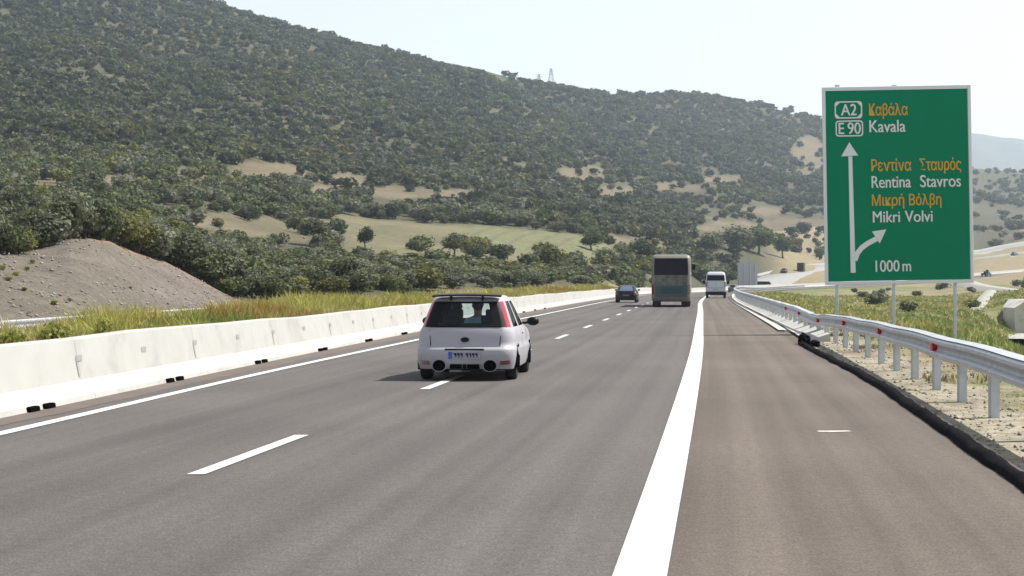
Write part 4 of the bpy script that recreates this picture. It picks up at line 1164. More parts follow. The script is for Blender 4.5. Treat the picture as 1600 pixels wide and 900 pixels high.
# --- minibus
def minibus(D, px0, px1, label):
    x = (gx(px0, D) + gx(px1, D)) / 2; wd = gx(px1, D) - gx(px0, D)
    B = empty("minibus", (x, D, float(RZ(D)) ), heading(D), label, "minibus")
    w = wd / 2; H = 41.5 * D / F
    lv = [(.08, 6.6, w * .95, .30, .12), (0, 6.7, w, .34, .16), (0, 6.7, w, .62, .16), (.05, 6.65, w * .995, .66, .17), (.06, 6.5, w * .99, 1.1, .17), (.09, 5.9, w * .97, H * .62, .18), (.12, 5.8, w * .965, H * .66, .18),
          (.20, 5.4, w * .91, H * .87, .18), (.24, 5.3, w * .89, H * .91, .19), (.38, 5.0, w * .80, H * .975, .2), (.7, 4.6, w * .6, H, .2)]
    def cls(i, n, t):
        if i <= 2: return "bumper"
        if i == 6 and n == "rear" or (i == 6 and n in ("c_rr", "c_rl") and (t if n == "c_rr" else 1 - t) < .3): return "rear_window"
        if i in (4, 5) and n in ("c_rr", "c_rl"): return "tail_light#" + n if i == 4 else "body"
        if n in ("left", "right") and i == 6: return "side_window#" + n
        if n == "front" and i in (5, 6): return "windscreen"
        return "body"
    mm = {"body": M["vanwhite"], "bumper": M["black"], "rear_window": M["darkglass"], "side_window#left": M["darkglass"], "side_window#right": M["darkglass"], "windscreen": M["darkglass"],
          "tail_light#c_rr": M["coachgrey"], "tail_light#c_rl": M["coachgrey"]}
    shell(lv, cls, B, mm)
    mb = MB(); mb.box((0, .02, .86), (.52, .03, .12)); mb.build("number_plate", M["platewhite"], B)
    mb = MB(); mb.box((0, .035, 1.25), (.018, .03, .8)); mb.build("door_seam", M["coachgrey"], B)
    mb = MB(); mb.box((0, .02, 1.02), (wd * .8, .02, .03)); mb.build("trim_strip", M["coachgrey"], B)
    for s in (-1, 1):
        for y in (1.5, 5.3): wheel(B, s * (w - .14), y, .36, .24, rim=False)
        mb = MB(); mb.box((s * (w + .20), 5.4, H * .60), (.26, .10, .40)); mb.build("mirror", M["black"], B, bevel=.03)
    return B
minibus(177.0, 1102.5, 1134.5, "white minibus with dark rear window driving along the hard shoulder")

# --- saloon cars
def saloon(name, loc, rz, wd, label, paint, glass, H=1.42, group=None, cat="car"):
    B = empty(name, loc, rz, label, cat, group)
    w = wd / 2
    lv = [(.10, 4.2, w * .92, .20, .2), (0, 4.3, w * .98, .26, .24), (-.02, 4.32, w, .42, .26), (0, 4.3, w, .62, .26), (.03, 4.2, w * .99, .80, .25), (.10, 3.6, w * .96, .90, .24), (.62, 3.0, w * .90, .93, .22),
          (.95, 2.6, w * .80, 1.16, .2), (1.22, 2.2, w * .70, H - .09, .2), (1.4, 2.05, w * .64, H - .04, .2), (1.7, 1.9, w * .5, H, .18)]
    def cls(i, n, t):
        if i in (6, 7):
            if n == "rear": return "rear_window"
            if n == "front": return "windscreen"
            if n in ("left", "right") and not .45 < t < .55: return "side_window#" + n
        if i == 3 and n in ("c_rr", "c_rl"): return "tail_light#" + n
        if i == 0: return "sill"
        return "body"
    mm = {"body": paint, "rear_window": glass, "windscreen": M["darkglass"], "side_window#left": M["darkglass"], "side_window#right": M["darkglass"], "tail_light#c_rr": M["taildark"], "tail_light#c_rl": M["taildark"], "sill": M["black"]}
    shell(lv, cls, B, mm)
    mb = MB(); mb.box((0, -.05, .58), (.50, .03, .11)); mb.build("number_plate", M["coachgrey"], B)
    for s in (-1, 1):
        for y in (.85, 3.4): wheel(B, s * (w - .10), y, .31, .21, rim=False)
        mb = MB(); mb.box((s * (w + .06), 2.55, .98), (.18, .09, .13)); mb.build("mirror", paint, B, bevel=.02)
    return B
D = 139.0
saloon("saloon_car", (gx(978, D), D, float(RZ(D))), heading(D), 34.5 / F * D * .98, "black saloon car ahead in the left lane beside the coach", M["darkpaint"], M["skyglass"], 1.36)
D = 345.0
saloon("saloon_car", (gx(1144, D), D, float(RZ(D))), heading(D), 1.68, "small dark blue car far ahead just past the white minibus", M["bluepaint"], M["darkglass"], 1.5)
# traffic across the valley
def on_road(P_, px_, side):
    k = int(np.argmin(np.abs(800 + F * P_[:, 0] / P_[:, 1] - px_))); p = P_[k]
    return (p[0] + p[3] * side, p[1] + p[4] * side, p[2]), math.atan2(p[3], p[4]) + 0
def rz_of(P_, px_):
    k = int(np.argmin(np.abs(800 + F * P_[:, 0] / P_[:, 1] - px_))); k = min(k, len(P_) - 2)
    d = P_[k + 1] - P_[k]; return math.atan2(-d[0], d[1])
loc, _ = on_road(up, 1231, -1.5); saloon("saloon_car", loc, rz_of(up, 1231) + math.pi, 1.8, "dark brown car coming down the upper road past the sign back", mat("dark brown paint", (.035, .022, .02), .4), M["darkglass"], 1.5)
loc, _ = on_road(up, 1243, 2.2)
V2 = empty("box_van", loc, rz_of(up, 1243), "dark box van climbing the upper road beyond the brown car", "van")
mb = MB(); mb.box((0, 2.0, 1.75), (2.2, 3.9, 2.5)); mb.build("cargo_box", M["darkpaint"], V2, bevel=.08)
mb = MB(); mb.add([(-.95, 3.97, .5), (.95, 3.97, .5), (.95, 5.6, .5), (-.95, 5.6, .5), (-.9, 3.97, 2.2), (.9, 3.97, 2.2), (.9, 4.7, 2.2), (-.9, 4.7, 2.2), (-.95, 5.6, 1.25), (.95, 5.6, 1.25)],
                  [(3, 2, 1, 0), (4, 5, 6, 7), (7, 6, 9, 8), (8, 9, 2, 3), (0, 1, 5, 4), (1, 2, 9, 6, 5), (3, 0, 4, 7, 8)]); mb.build("cab", M["bluepaint"], V2, bevel=.05)
for s in (-1, 1):
    for y in (.9, 4.7): wheel(V2, s * .88, y, .38, .26, rim=False)
Dq = 575.0
V3 = empty("pickup_truck", (float(XR(Dq)) - 3.0, Dq, float(RZ(Dq)) + .02), heading(Dq), "dark pickup truck on the road just past the edge of the green sign", "truck")
mb = MB(); mb.box((0, 1.0, .85), (1.8, 2.0, .6)); mb.build("bed", M["darkpaint"], V3, bevel=.05)
mb = MB(); mb.add([(-.88, 2.02, .55), (.88, 2.02, .55), (.88, 4.9, .55), (-.88, 4.9, .55), (-.72, 2.05, 1.75), (.72, 2.05, 1.75), (.72, 3.2, 1.75), (-.72, 3.2, 1.75), (-.88, 3.7, 1.15), (.88, 3.7, 1.15), (.86, 4.9, 1.05), (-.86, 4.9, 1.05)],
                  [(3, 2, 1, 0), (4, 5, 6, 7), (7, 6, 9, 8), (8, 9, 10, 11), (11, 10, 2, 3), (0, 1, 5, 4), (1, 2, 10, 9, 6, 5), (3, 0, 4, 7, 8, 11)]); mb.build("cab", M["darkpaint"], V3, bevel=.04)
mb = MB(); mb.box((.5, 1.9, 1.95), (.9, .1, .5), ry=.25); mb.build("rear_rack", M["black"], V3)
for s in (-1, 1):
    for y in (.9, 3.9): wheel(V3, s * .8, y, .37, .24, rim=False)
loc, _ = on_road(rp, 1586, -1.0); saloon("saloon_car", loc, rz_of(rp, 1586), 1.75, "dark blue car far off on the slip road beyond the green sign", M["bluepaint"], M["darkglass"], 1.55)

# ------------------------------------------------------------------ vegetation
def crown_arrays(r_, n, size, clumps, squash=.8, seed=0, leaf=.16, hollow=.55):
    """Leaf faces spread over several clumps: unit crown about 1 wide and high, base at z=0. Returns verts, quads, tint factor."""
    g = np.random.default_rng(seed)
    c = g.normal(size=(clumps, 3)); c /= np.linalg.norm(c, axis=1)[:, None]
    c *= (g.random((clumps, 1)) ** .5) * .30; c[:, 2] *= squash
    cr = .17 + .12 * g.random(clumps)
    w = cr ** 2; k = g.choice(clumps, n, p=w / w.sum())
    d = g.normal(size=(n, 3)); d /= np.linalg.norm(d, axis=1)[:, None]
    rad = cr[k] * (hollow + (1 - hollow) * g.random(n)) * (1 + .35 * (g.random(n) > .93))
    p = c[k] + d * rad[:, None]
    nrm = d + g.normal(size=(n, 3)) * .55; nrm /= np.linalg.norm(nrm, axis=1)[:, None]
    a = np.cross(nrm, g.normal(size=(n, 3))); a /= np.linalg.norm(a, axis=1)[:, None]
    b = np.cross(nrm, a)
    s = leaf * (.55 + .9 * g.random(n))
    a = a * s[:, None] * .5; b = b * (s * (.5 + .4 * g.random(n)))[:, None] * .5
    V = np.stack([p - a * .9 - b * .2, p + b * 1.1 - a * .1, p + a - b * .1, p - b + a * .15], 1)
    V[..., 2] += .5
    t = (.80 + .40 * g.random(clumps))[k] * (.90 + .2 * g.random(n))
    return V, t

KINDS = {   # colour, width/height ratio
    "dark": ((0.058, 0.07, 0.034), 1.05), "olive": ((0.104, 0.115, 0.064), 1.1), "yellow": ((0.13, 0.134, 0.044), 1.15), "grey": ((0.13, 0.137, 0.094), 1.2), "weed": ((.25, .26, .065), 1.2), "green": ((0.082, 0.101, 0.042), 1.1)}

def mesh_crown(name, kind, seed, n, clumps, leaf, sq):
    V, t = crown_arrays(None, n, 1, clumps, sq, seed, leaf)
    c0 = np.array(KINDS[kind][0])
    g = np.random.default_rng(seed + 99)
    tint = (c0[None, :] * 1.12 * t[:, None]).repeat(4, 0)
    Q = np.arange(n * 4).reshape(n, 4)
    me_o = np_mesh(name, V.reshape(-1, 3), Q, M["leaf"], tint)
    return me_o

def mesh_trunk(seed, tall, bush):
    r = random.Random(seed); mb = MB()
    if bush:
        for k in range(5):
            a = r.random() * 6.28; l = .22 + r.random() * .12
            p = (0.03 * math.cos(a), .03 * math.sin(a), -.06); q = (l * math.cos(a) * .8, l * math.sin(a) * .8, .28 + .2 * r.random())
            mb.tube(p, q, .030, .010, 6)
            mb.tube(q, (q[0] * 1.5, q[1] * 1.5 , q[2] + .2), .010, .004, 5)
    else:
        p = Vector((0, 0, -.08)); rad = .052
        for k in range(3):
            q = p + Vector(((r.random() - .5) * .06, (r.random() - .5) * .06, .13)); mb.tube(p, q, rad, rad * .82, 8); p = q; rad *= .82
        for k in range(6):
            a = 6.28 * k / 6 + r.random(); q = p + Vector((.20 * math.cos(a), .20 * math.sin(a), .18 + .12 * r.random()))
            mb.tube(p, q, rad * .6, rad * .3, 6)
            q2 = q + Vector((.10 * math.cos(a + .5), .10 * math.sin(a + .5), .14)); mb.tube(q, q2, rad * .3, rad * .1, 5)
    return mb

# prototypes: three crowns per kind for bushes and for trees
PROTO = {}
for kind in KINDS:
    for bush in (True, False):
        for s in range(3):
            sd = len(PROTO) * 7 + 3
            PROTO[(kind, bush, s)] = (sd, bush)
_pm = {}
def proto_meshes(key):
    if key not in _pm:
        sd, bush = PROTO[key]
        o = mesh_crown("crown", key[0], sd, 1700 if bush else 1900, 15 if bush else 19, .078, .75 if bush else .85)
        tk = mesh_trunk(sd, False, bush).build("trunk", M["bark"])
        _pm[key] = (o.data, tk.data)
        bpy.data.objects.remove(o); bpy.data.objects.remove(tk)
    return _pm[key]

VEG = []     # every plant that is a thing: (apparent size, dict)
def plant(px_, D, w, h, kind, bush, label, group=None, name=None, cat=None):
    x = gx(px_, D); z = float(terrain(np.array([x]), np.array([float(D)]))[0])
    put_plant(x, D, z, w, h, kind, bush, label, group, name, cat)
def put_plant(x, D, z, w, h, kind, bush, label, group=None, name=None, cat=None):
    key = (kind, bush, random.randrange(3))
    cm, tm = proto_meshes(key)
    nm = name or ("shrub" if bush else "tree")
    o = empty(nm, (x, D, z - .03 * h), random.random() * 6.28, label, cat or nm, group)
    c = bpy.data.objects.new("crown", cm); link(c, o)
    t = bpy.data.objects.new("trunk", tm); link(t, o)
    lift = 0.0 if bush else .26
    c.scale = (w * 1.12, w * 1.12, h * (1.12 if bush else .90)); c.location = (0, 0, h * (lift - .06))
    t.scale = (w * .9, w * .9, h)

# hand-placed plants, each told apart by its look or its neighbours
def base_plant(px_, py_base, wpx, hpx, D, kind, bush, label, **k):
    s = D / F; x = gx(px_, D)
    z = float(terrain(np.array([x]), np.array([float(D)]))[0])
    put_plant(x, D, z, wpx * s, hpx * s, kind, bush, label, **k)
# the depth at which a sight line (px, py) meets the terrain
_td = np.geomspace(20, 2500, 900)
def hit(px_, py_, lo=60):
    d = _td[_td > lo]; zz = terrain(gx(px_, d), d); py = 440 + F * (HC - zz) / d
    k = np.argmax(py <= py_); return float(d[k])
HAND = [
 (491, 386, 52, 42, "dark", False, "round dark tree on a short trunk alone at the upper edge of the field"),
 (571, 390, 27, 30, "dark", False, "small round dark tree on a thin trunk in the dry field"),
 (709, 404, 42, 36, "olive", False, "grey green olive tree with a low spreading crown in front of the terraced field"),
 (741, 412, 30, 28, "dark", True, "small dark conical shrub beside the grey green olive tree"),
 (781, 412, 30, 30, "dark", True, "dark shrub right of the conical shrub below the terraced field"),
 (865, 424, 42, 44, "yellow", True, "tall yellowish green shrub at the near edge of the terraced field"),
 (946, 420, 38, 30, "olive", False, "round grey green tree above the coach and the black car"),
 (925, 392, 38, 24, "dark", False, "dark round tree at the right end of the terraced field"),
 (1000, 414, 40, 34, "dark", False, "dark tree close above the coach roof on its left"),
 (464, 466, 50, 40, "grey", True, "rounded grey green bush at the roadside grass edge"),
 (540, 462, 54, 54, "dark", True, "broad dark olive bush right of the rounded grey green bush"),
 (425, 466, 34, 28, "grey", True, "low brownish bush beside the rounded grey green bush"),
 (598, 460, 44, 44, "grey", True, "soft grey bush above the roof of the hatchback on its left"),
 (655, 456, 46, 34, "olive", True, "low olive bush behind the roof of the silver white hatchback"),
 (24, 348, 36, 46, "dark", False, "dark upright tree beside the pale rock above the cutting"),
 (1186, 398, 50, 40, "green", False, "wide green tree above the back of the distant sign"),
 (1224, 404, 34, 32, "green", False, "green tree with bushy base left of the upper road"),
 (1150, 396, 54, 38, "olive", False, "grey green tree above the white minibus"),
 (1110, 402, 46, 34, "olive", False, "grey green tree between coach and minibus on the slope"),
 (1255, 366, 26, 18, "dark", True, "dark shrub beside the left edge of the green sign"),
]
for px_, py_, wp, hp, kind, bush, lab in HAND:
    D = hit(px_, py_, 100 if px_ > 60 else 75)
    if px_ in (464, 540, 425, 598, 655): D = {464: 137, 540: 142, 425: 128, 598: 150, 655: 165}[px_]
    base_plant(px_, py_, wp * 1.15, hp * 1.15, D, kind, bush, lab)
CUT = [(14, 440, 14, 9, 68), (26, 432, 12, 8, 71), (43, 424, 10, 8, 75), (50, 412, 10, 8, 77), (38, 455, 11, 7, 66), (84, 478, 13, 9, 67), (109, 471, 8, 7, 71), (204, 452, 7, 6, 84), (5, 424, 12, 10, 70)]
for px_, py_, wp, hp, D in CUT:
    base_plant(px_, py_, wp, hp, hit(px_, py_, 62), "weed", True, "small yellow green tuft growing on the bare grey cutting", group="tufts on the bare cutting", name="shrub", cat="shrub")

def bare(px_, py_, hp, lim=.30):
    # clear of a bare patch, also when the plant would stand in front of it
    return (clearing(px_, py_) > lim) | (clearing(px_, py_ - hp * .75) > lim + .1)
def jitter(px0, px1, d0, d1, spacing, seed):
    """Jittered rows of world positions between two depths."""
    g = np.random.default_rng(seed); out = []
    d = d0
    while d < d1:
        sx = spacing(d)
        xs = np.arange(gx(px0, d), gx(px1, d), sx)
        if len(xs):
            out.append(np.stack([xs + g.uniform(-.48, .48, len(xs)) * sx, d + g.uniform(-.5, .5, len(xs)) * sx], 1))
        d += sx
    return np.concatenate(out)

# near scrub: the bank above the cutting and the belt between road and field
A = jitter(-120, 1240, 78, 460, lambda d: 2.05 + d * .0050, 3)
x, d = A[:, 0], A[:, 1]; z = terrain(x, d); px_ = 800 + F * x / d; py_ = 440 + F * (HC - z) / d
g = np.random.default_rng(8)
left_of_road = (XB(d) - x) / wide(d)
keep = (left_of_road > 5.5) | (d > 700)
keep &= in_cut(px_, d) < .3
keep &= ~((px_ < 420) & (d < np.interp(px_, [-500, 0, 140, 260, 370, 450], [70, 81, 94, 106, 110, 118])))
keep &= ~((d < np.interp(px_, [370, 450, 580, 750, 900, 1050, 1100, 1200], [108, 122, 138, 168, 228, 345, 395, 520])))
keep &= ~((px_ > 700) & (d < 235) & (g.random(len(d)) < .45))
keep &= (in_field(px_, py_, d) < .35) | ((g.random(len(d)) < .16) & (d < 325) & (px_ > 500))
keep &= ~(bare(px_, py_, F * 2.6 / d) & (g.random(len(d)) < .90))
keep &= ~((px_ > 1000) & (d < 470) & (g.random(len(d)) < .35))
keep &= g.random(len(d)) < .93
keep &= ~((px_ > 400) & (px_ < 530) & (py_ < 384) & (py_ > 346) & (g.random(len(d)) < .9))
near = np.stack([x, d, z, px_, py_], 1)[keep]
ep = np.arange(-30, 372, 9.0) + g.uniform(-4, 4, 45); ed = np.interp(ep, [-500, 0, 140, 260, 370], [69, 82.5, 95.5, 107.5, 109]) + g.uniform(.2, 2.5, len(ep))
ex = gx(ep, ed); ez = terrain(ex, ed)
near = np.concatenate([near, np.stack([ex, ed, ez, ep, 440 + F * (HC - ez) / ed], 1)])
# hillside wood
A = jitter(-150, 1340, 460, 1760, lambda d: 3.5 + d * .0024, 4)
x, d = A[:, 0], A[:, 1]; z = terrain(x, d); px_ = 800 + F * x / d; py_ = 440 + F * (HC - z) / d
ridge_d = np.interp(px_, [-500, 0, 140, 260, 370, 450, 580, 750, 900, 1050, 1100, 1200, 1290, 1340], [1600, 1600, 1350, 1290, 1270, 1280, 1310, 1370, 1580, 1710, 1760, 1800, 1800, 1800])
keep = (d < ridge_d) & (py_ > -60)
keep &= ~(bare(px_, py_, F * 3.5 / d) & (g.random(len(d)) < .92))
keep &= (in_field(px_, py_, d) < .35)
keep &= ~((px_ > 1080) & (py_ > 322) & (g.random(len(d)) < .75))
keep &= ~((px_ > 1180) & (d < 700))
keep &= g.random(len(d)) < .90 - .38 * smooth01((fbm(x / 60, d / 90, 3) - .1) * 4)
far = np.stack([x, d, z, px_, py_], 1)[keep]
# thin scrub on the slopes beyond the valley
A = jitter(1235, 1750, 880, 2080, lambda d: 8 + d * .004, 5)
x, d = A[:, 0], A[:, 1]; z = terrain(x, d); px_ = 800 + F * x / d; py_ = 440 + F * (HC - z) / d
keep = (g.random(len(d)) < .25 + .9 * smooth01((fbm(x / 70, d / 60, 3) + .12) * 3)) & (px_ > 1330) & ~((py_ > 318) & (g.random(len(d)) < .75))
east_scrub = np.stack([x, d, z, px_, py_], 1)[keep]
A = jitter(1180, 1700, 110, 700, lambda d: 7 + d * .012, 6)
x, d = A[:, 0], A[:, 1]; z = terrain(x, d); px_ = 800 + F * x / d; py_ = 440 + F * (HC - z) / d
keep = (g.random(len(d)) < .12) & ((x - XG(d)) / wide(d) > 14)
valley = np.stack([x, d, z, px_, py_], 1)[keep]

def pick_kind(g, px_, py_, d, x):
    n = fbm(np.array([x / 22.0]), np.array([d / 30.0]), 2)[0]
    u = g.random() + n * .5
    if d < 135 and px_ < 200 and u < .40: return "dark"
    if u < .20: return "dark"
    if u < .48: return "green"
    if u < .74: return "olive"
    if u < (.94 if d > 400 else .90): return "grey"
    return "yellow"

pool = []
for src, arr in (("near", near), ("far", far), ("east", east_scrub), ("valley", valley)):
    for x, d, z, px_, py_ in arr:
        k = pick_kind(g, px_, py_, d, x)
        u = g.random()
        if src == "near":
            w = (1.75 + d * .0055) * (.66 + .75 * u); h = w * (.60 + .28 * g.random())
            if px_ < 200 and d < 125: w *= .8; h *= .95
            if px_ > 400 and d < 275: h *= .80 if d < 180 else .66; w *= .92
        elif src == "far":
            w = (3.5 + d * .0019) * (.60 + .75 * u); h = w * (.60 + .28 * g.random())
        elif src == "east":
            w = 5.5 * (.5 + .9 * u) * (1 + d * .0002); h = w * .65
        else:
            w = 1.3 + 2.0 * u; h = w * .7
        pool.append((w / d, x, d, z, px_, py_, w, h, k, src))
inview = [q for q in pool if -30 < q[4] < 1620 and q[5] > -20]
def shows(q):
    # roughly visible: not behind the vehicles or the sign
    return not (1295 < q[4] < 1515 and 140 < q[5] < 440)
inview.sort(key=lambda q: -q[0])
N_IND = 290
ind, rest_ids = [], set()
for q in inview:
    if len(ind) < N_IND and shows(q): ind.append(q); rest_ids.add(id(q))
rest = [q for q in pool if id(q) not in rest_ids]
COLW = {"dark": "dark green", "green": "mid green", "olive": "olive green", "grey": "grey green", "yellow": "yellow green"}
def zone(q):
    px_, py_, d = q[4], q[5], q[2]
    if q[9] == "valley": return "on the grassy flat right of the motorway", "shrubs on the grassy flat"
    if px_ < 400 and d < 135: return "on the bank directly above the bare cutting", "shrubs on the bank above the cutting"
    if px_ < 560 and d < 215: return "on the scrub slope right of the bare cutting", "shrubs on the slope beside the cutting"
    if d < 232: return "in the belt between roadside grass and the field", "shrubs between road and field"
    if px_ < 540: return "on the hillside above the scrub bank", "shrubs on the hillside above the bank"
    return "around the edge of the dry field", "shrubs around the field"
for q in ind:
    zt, gp = zone(q); bush = q[9] == "valley" or q[2] < 275 or g.random() < .55
    word = "shrub" if bush else "tree"
    put_plant(q[1], q[2], q[3], q[6], q[7] * (1 if bush else 1.25), q[8], bush, f"rounded {COLW[q[8]]} {word} {zt}", f"{COLW[q[8]]} {word}s: {gp}")

def mass(name, items, nfaces, clumps, leaf, m, seed, gain=1.0):
    """All remaining plants of a far wood in one mesh."""
    vars_ = [crown_arrays(None, nfaces, 1, clumps, .8, seed + 5 * s, leaf, .6) for s in range(8)]
    gg = np.random.default_rng(seed); Vs, Ts = [], []
    for q in items:
        V, t = vars_[gg.integers(8)]
        a = gg.random() * 6.283; c, s = math.cos(a), math.sin(a)
        w, h = q[6] * 1.15, q[7] * 1.15
        P = np.empty_like(V)
        P[..., 0] = (V[..., 0] * c - V[..., 1] * s) * w + q[1]; P[..., 1] = (V[..., 0] * s + V[..., 1] * c) * w + q[2]; P[..., 2] = V[..., 2] * h + q[3] - .12 * h
        f = (.80 + .40 * gg.random()) * gain
        Vs.append(P.astype(np.float32)); Ts.append((np.array(KINDS[q[8]][0])[None] * (t * f)[:, None]).astype(np.float32).repeat(4, 0))
    V = np.concatenate(Vs).reshape(-1, 3); T_ = np.concatenate(Ts)
    o = np_mesh(name, V, np.arange(len(V)).reshape(-1, 4), m, T_)
    o["kind"] = "stuff"; return o
mass("scrub", [q for q in rest if q[2] < 460], 420, 12, .14, M["leafmass"], 21, 1.12)
mass("woodland", [q for q in rest if q[2] >= 460], 130, 8, .24, M["leafmass"], 22, .84)
print("VEG individuals", len(ind), "rest", len(rest))

# ------------------------------------------------------------------ grasses and weeds
def blades(name, x, d, z, h, w, colr, lean, seed, m):
    gg = np.random.default_rng(seed); n = len(x)
    a = gg.random(n) * 6.283; lx = gg.normal(size=n) * lean * h; ly = gg.normal(size=n) * lean * h
    dx, dy = np.cos(a) * w / 2, np.sin(a) * w / 2
    p = np.stack([x, d, z], 1)
    b0 = p + np.stack([-dx, -dy, -.03 + 0 * x], 1); b1 = p + np.stack([dx, dy, -.03 + 0 * x], 1)
    mid = p + np.stack([lx * .4, ly * .4, h * .6], 1); top = p + np.stack([lx, ly, h], 1)
    V = np.stack([b0, b1, mid + np.stack([dx * .8, dy * .8, 0 * x], 1), top, mid - np.stack([dx * .8, dy * .8, 0 * x], 1)], 1).reshape(-1, 3)
    k = np.arange(n) * 5
    Q = np.concatenate([np.stack([k, k + 1, k + 2, k + 4], 1)])
    T3 = np.stack([k + 4, k + 2, k + 3, k + 3], 1)
    me = np_mesh(name, V, np.concatenate([Q, np.stack([k + 4, k + 2, k + 3], 1)[:, [0, 1, 2, 2]]])[: n], m, colr.repeat(5, 0))
    bpy.data.objects.remove(me)
    o = bpy.data.meshes.new(name)
    F_ = np.concatenate([Q.ravel(), T3[:, :3].ravel()]); 
    o.vertices.add(len(V)); o.vertices.foreach_set("co", V.astype(np.float32).ravel())
    o.loops.add(len(F_)); o.loops.foreach_set("vertex_index", F_.astype(np.int32))
    o.polygons.add(2 * n); o.polygons.foreach_set("loop_start", np.concatenate([np.arange(n) * 4, 4 * n + np.arange(n) * 3]).astype(np.int32))
    at = o.attributes.new("tint", 'FLOAT_COLOR', 'POINT')
    at.data.foreach_set("color", np.concatenate([colr.repeat(5, 0), np.ones((len(V), 1))], 1).astype(np.float32).ravel())
    o.update(calc_edges=True); o.materials.append(m)
    ob = bpy.data.objects.new(name, o); link(ob); ob["kind"] = "stuff"
    return ob
gg = np.random.default_rng(77)
def mixcol(n, cols, p):
    c = np.array(cols)[gg.choice(len(cols), n, p=p)]
    return c * (.75 + .5 * gg.random((n, 1)))
# median weeds just behind the barrier
n = 90000
d = 17 * (250 / 17) ** gg.random(n); u = 1.0 + 4.6 * gg.random(n) ** 1.1
x = XB(d) - u * wide(d); z = terrain(x, d)
dens = fbm(x / 2.2, d / 3.0, 3)
h = (.42 + .34 * np.clip(dens + .25, 0, 1) + .22 * gg.random(n)) * np.interp(d, [17, 29, 44, 60, 130, 250], [.60, .68, .98, 1.10, 1.15, 1.2])
patch = fbm(x / 3.5 + 40, d / 5.0, 3)
colr = mixcol(n, [(.36, .32, .095), (.30, .30, .075), (.18, .22, .055), (.42, .35, .19)], [.36, .27, .15, .22])
p2 = fbm(x / 2.6 + 11, d / 4.5 + 3, 3)
for lo, hi, cc in ((-9, -.26, (.20, .25, .06)), (-.26, .02, (.42, .38, .10)), (.02, .22, (.36, .36, .085)), (.22, 9, (.52, .44, .24))):
    s_ = (p2 >= lo) & (p2 < hi); colr[s_] = colr[s_] * .35 + np.array(cc) * .65 * (.75 + .5 * gg.random((s_.sum(), 1)))
redp = (patch > .30); colr[redp] = colr[redp] * .45 + np.array([.30, .13, .06]) * .55
h = h * (.62 + .75 * np.clip(fbm(x / 1.3, d / 1.7, 3) + .42, 0, 1)); keep = dens > -.30
blades("grass", x[keep], d[keep], z[keep], h[keep], (.013 + .00055 * d[keep]) * (.6 + .8 * gg.random(keep.sum())), colr[keep], .34, 5, M["grass"])
# verge between the guardrail and the embankment, and its slope
n = 26000
d = 15 * (200 / 15) ** gg.random(n); u = .35 + 13 * gg.random(n) ** 1.5
x = XG(d) + u * wide(d); z = terrain(x, d)
dens = fbm(x / 1.5 + 9, d / 2.2, 4) + .12 * smooth01((u - 1) / 2)
keep = dens > .14
h = (.07 + .26 * np.clip(dens, 0, 1) * gg.random(n)) * np.interp(u, [0, 1.5, 4], [.7, .9, 1.0])
colr = mixcol(n, [(.32, .26, .13), (.24, .24, .075), (.15, .18, .055), (.20, .125, .08)], [.32, .24, .16, .28])
blades("weeds", x[keep], d[keep], z[keep], h[keep], (.016 + .0006 * d[keep]) * (.7 + .6 * gg.random(keep.sum())), colr[keep], .35, 6, M["grass"])
# short dry grass on the embankment below the rail
n = 60000
d = 34 * (330 / 34) ** gg.random(n); u = 1.6 + 55 * gg.random(n)
x = XG(d) + u * wide(d); z = terrain(x, d); pxq = 800 + F * x / d
dens = fbm(x / 5.0 + 2, d / 7.0, 4); keep = (pxq < 1680) & (dens > -.25)
h = .12 + .22 * gg.random(n) + .25 * np.clip(dens, 0, 1)
p2 = fbm(x / 8 + 21, d / 14.0, 3)
colr = mixcol(n, [(.34, .31, .11), (.27, .29, .085), (.40, .34, .17)], [.4, .35, .25])
s_ = p2 > .08; colr[s_] = colr[s_] * .4 + np.array([.15, .21, .055]) * .6
blades("embankment_grass", x[keep], d[keep], z[keep], h[keep], (.03 + .0011 * d[keep]) * (.6 + .8 * gg.random(keep.sum())), colr[keep], .35, 9, M["grass"])
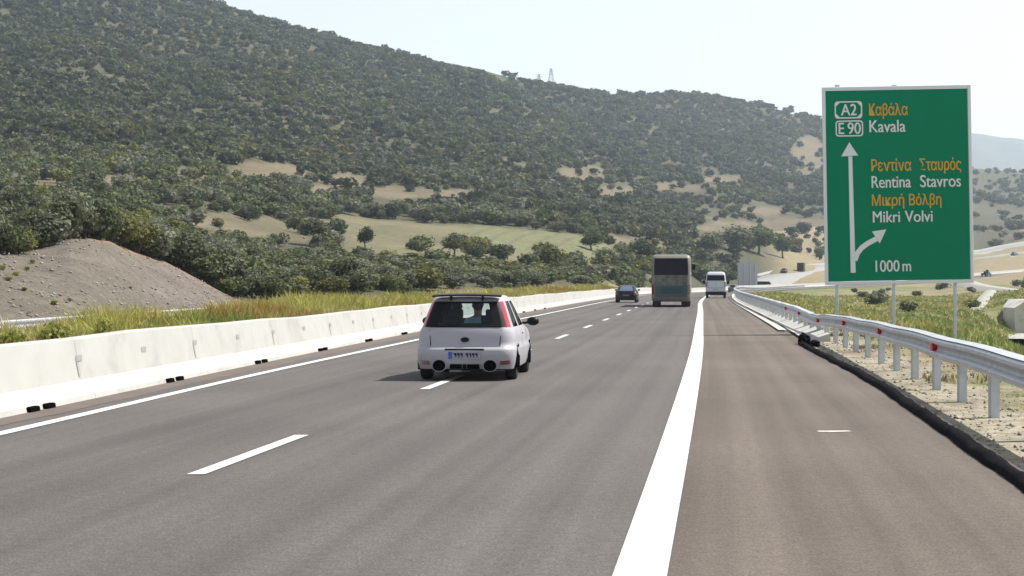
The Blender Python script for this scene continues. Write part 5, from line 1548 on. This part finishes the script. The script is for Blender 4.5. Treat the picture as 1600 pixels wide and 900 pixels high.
# stones on the verge and on the bare cutting
def stones(name, x, d, s, m, seed):
    gg = np.random.default_rng(seed); n = len(x); z = terrain(x, d)
    base = np.array([(1, 0, 0), (0, 1, 0), (-1, 0, 0), (0, -1, 0), (0, 0, .8), (0, 0, -.5)], float)
    V = base[None] * s[:, None, None] * (.6 + .8 * gg.random((n, 6, 1))) + gg.normal(size=(n, 6, 3)) * s[:, None, None] * .2
    V += np.stack([x, d, z + .15 * s], 1)[:, None]
    fq = np.array([(0, 1, 4), (1, 2, 4), (2, 3, 4), (3, 0, 4), (1, 0, 5), (2, 1, 5), (3, 2, 5), (0, 3, 5)])
    Q = (np.arange(n)[:, None, None] * 6 + fq[None]).reshape(-1, 3)
    c = (np.array([.235, .215, .185])[None] * (.65 + .7 * gg.random((n, 1)))).repeat(6, 0)
    o = np_mesh(name, V.reshape(-1, 3), Q, m, c); o["kind"] = "stuff"
n = 5200
d = 12 * (80 / 12) ** gg.random(n); u = -.75 + 3.6 * gg.random(n) ** 1.2
stones("gravel", XG(d) + u, d, (.008 + .020 * gg.random(n) ** 4) * (1 + d / 90), M["stone"], 31)
n = 4200; pxs = gg.uniform(-40, 372, n); t_ = gg.random(n)
dl = np.interp(pxs, [0, 140, 260, 370], [61, 69, 87, 103]); dh = np.interp(pxs, [0, 140, 260, 370], [82, 95, 107, 108])
d = dl + (dh - dl) * t_ ** 1.4
stones("rubble", gx(pxs, d), d, (.018 + .085 * gg.random(n) ** 7), M["stone"], 32)
# bushy weeds standing above the median grass
for px_, D, py0, wp, kind, lab in ((86, 30.0, 494, 66, "weed", "bushy yellow green weed standing over the near end of the barrier"),
                                  (22, 27.5, 503, 56, "weed", "green weed tuft at the nearest end of the barrier"),
                                  (160, 33.0, 486, 34, "weed", "narrow green weed behind the barrier beside the yellow green one"),
                                  (228, 35.0, 497, 30, "weed", "low green weed beside the reddish grass behind the barrier"),
                                  (883, 146.0, 451, 8, "dark", "tiny dark weed behind the barrier right of the hatchback")):
    x = gx(px_, D); z = float(terrain(np.array([x]), np.array([D]))[0])
    put_plant(x, D, z, wp / F * D, gz(py0, D) - z, kind, True, lab, name="weed", cat="weed")

# ------------------------------------------------------------------ air
mb = MB(); mb.box((250, 3000, 266.3), (14200, 7400, 547.4))
hz = mb.build("haze", M["hole"]); hz["kind"] = "stuff"
hz.data.materials.clear()
hm_ = bpy.data.materials.new("haze air"); hm_.use_nodes = True
t = hm_.node_tree
for n_ in list(t.nodes):
    if n_.type == 'BSDF_PRINCIPLED': t.nodes.remove(n_)
pv = t.nodes.new("ShaderNodeVolumePrincipled")
pv.inputs["Color"].default_value = (.70, .83, 1.0, 1)
pv.inputs["Density"].default_value = 0.00013
pv.inputs["Anisotropy"].default_value = 0.3
t.links.new(pv.outputs[0], t.nodes["Material Output"].inputs["Volume"])
hz.data.materials.append(hm_)
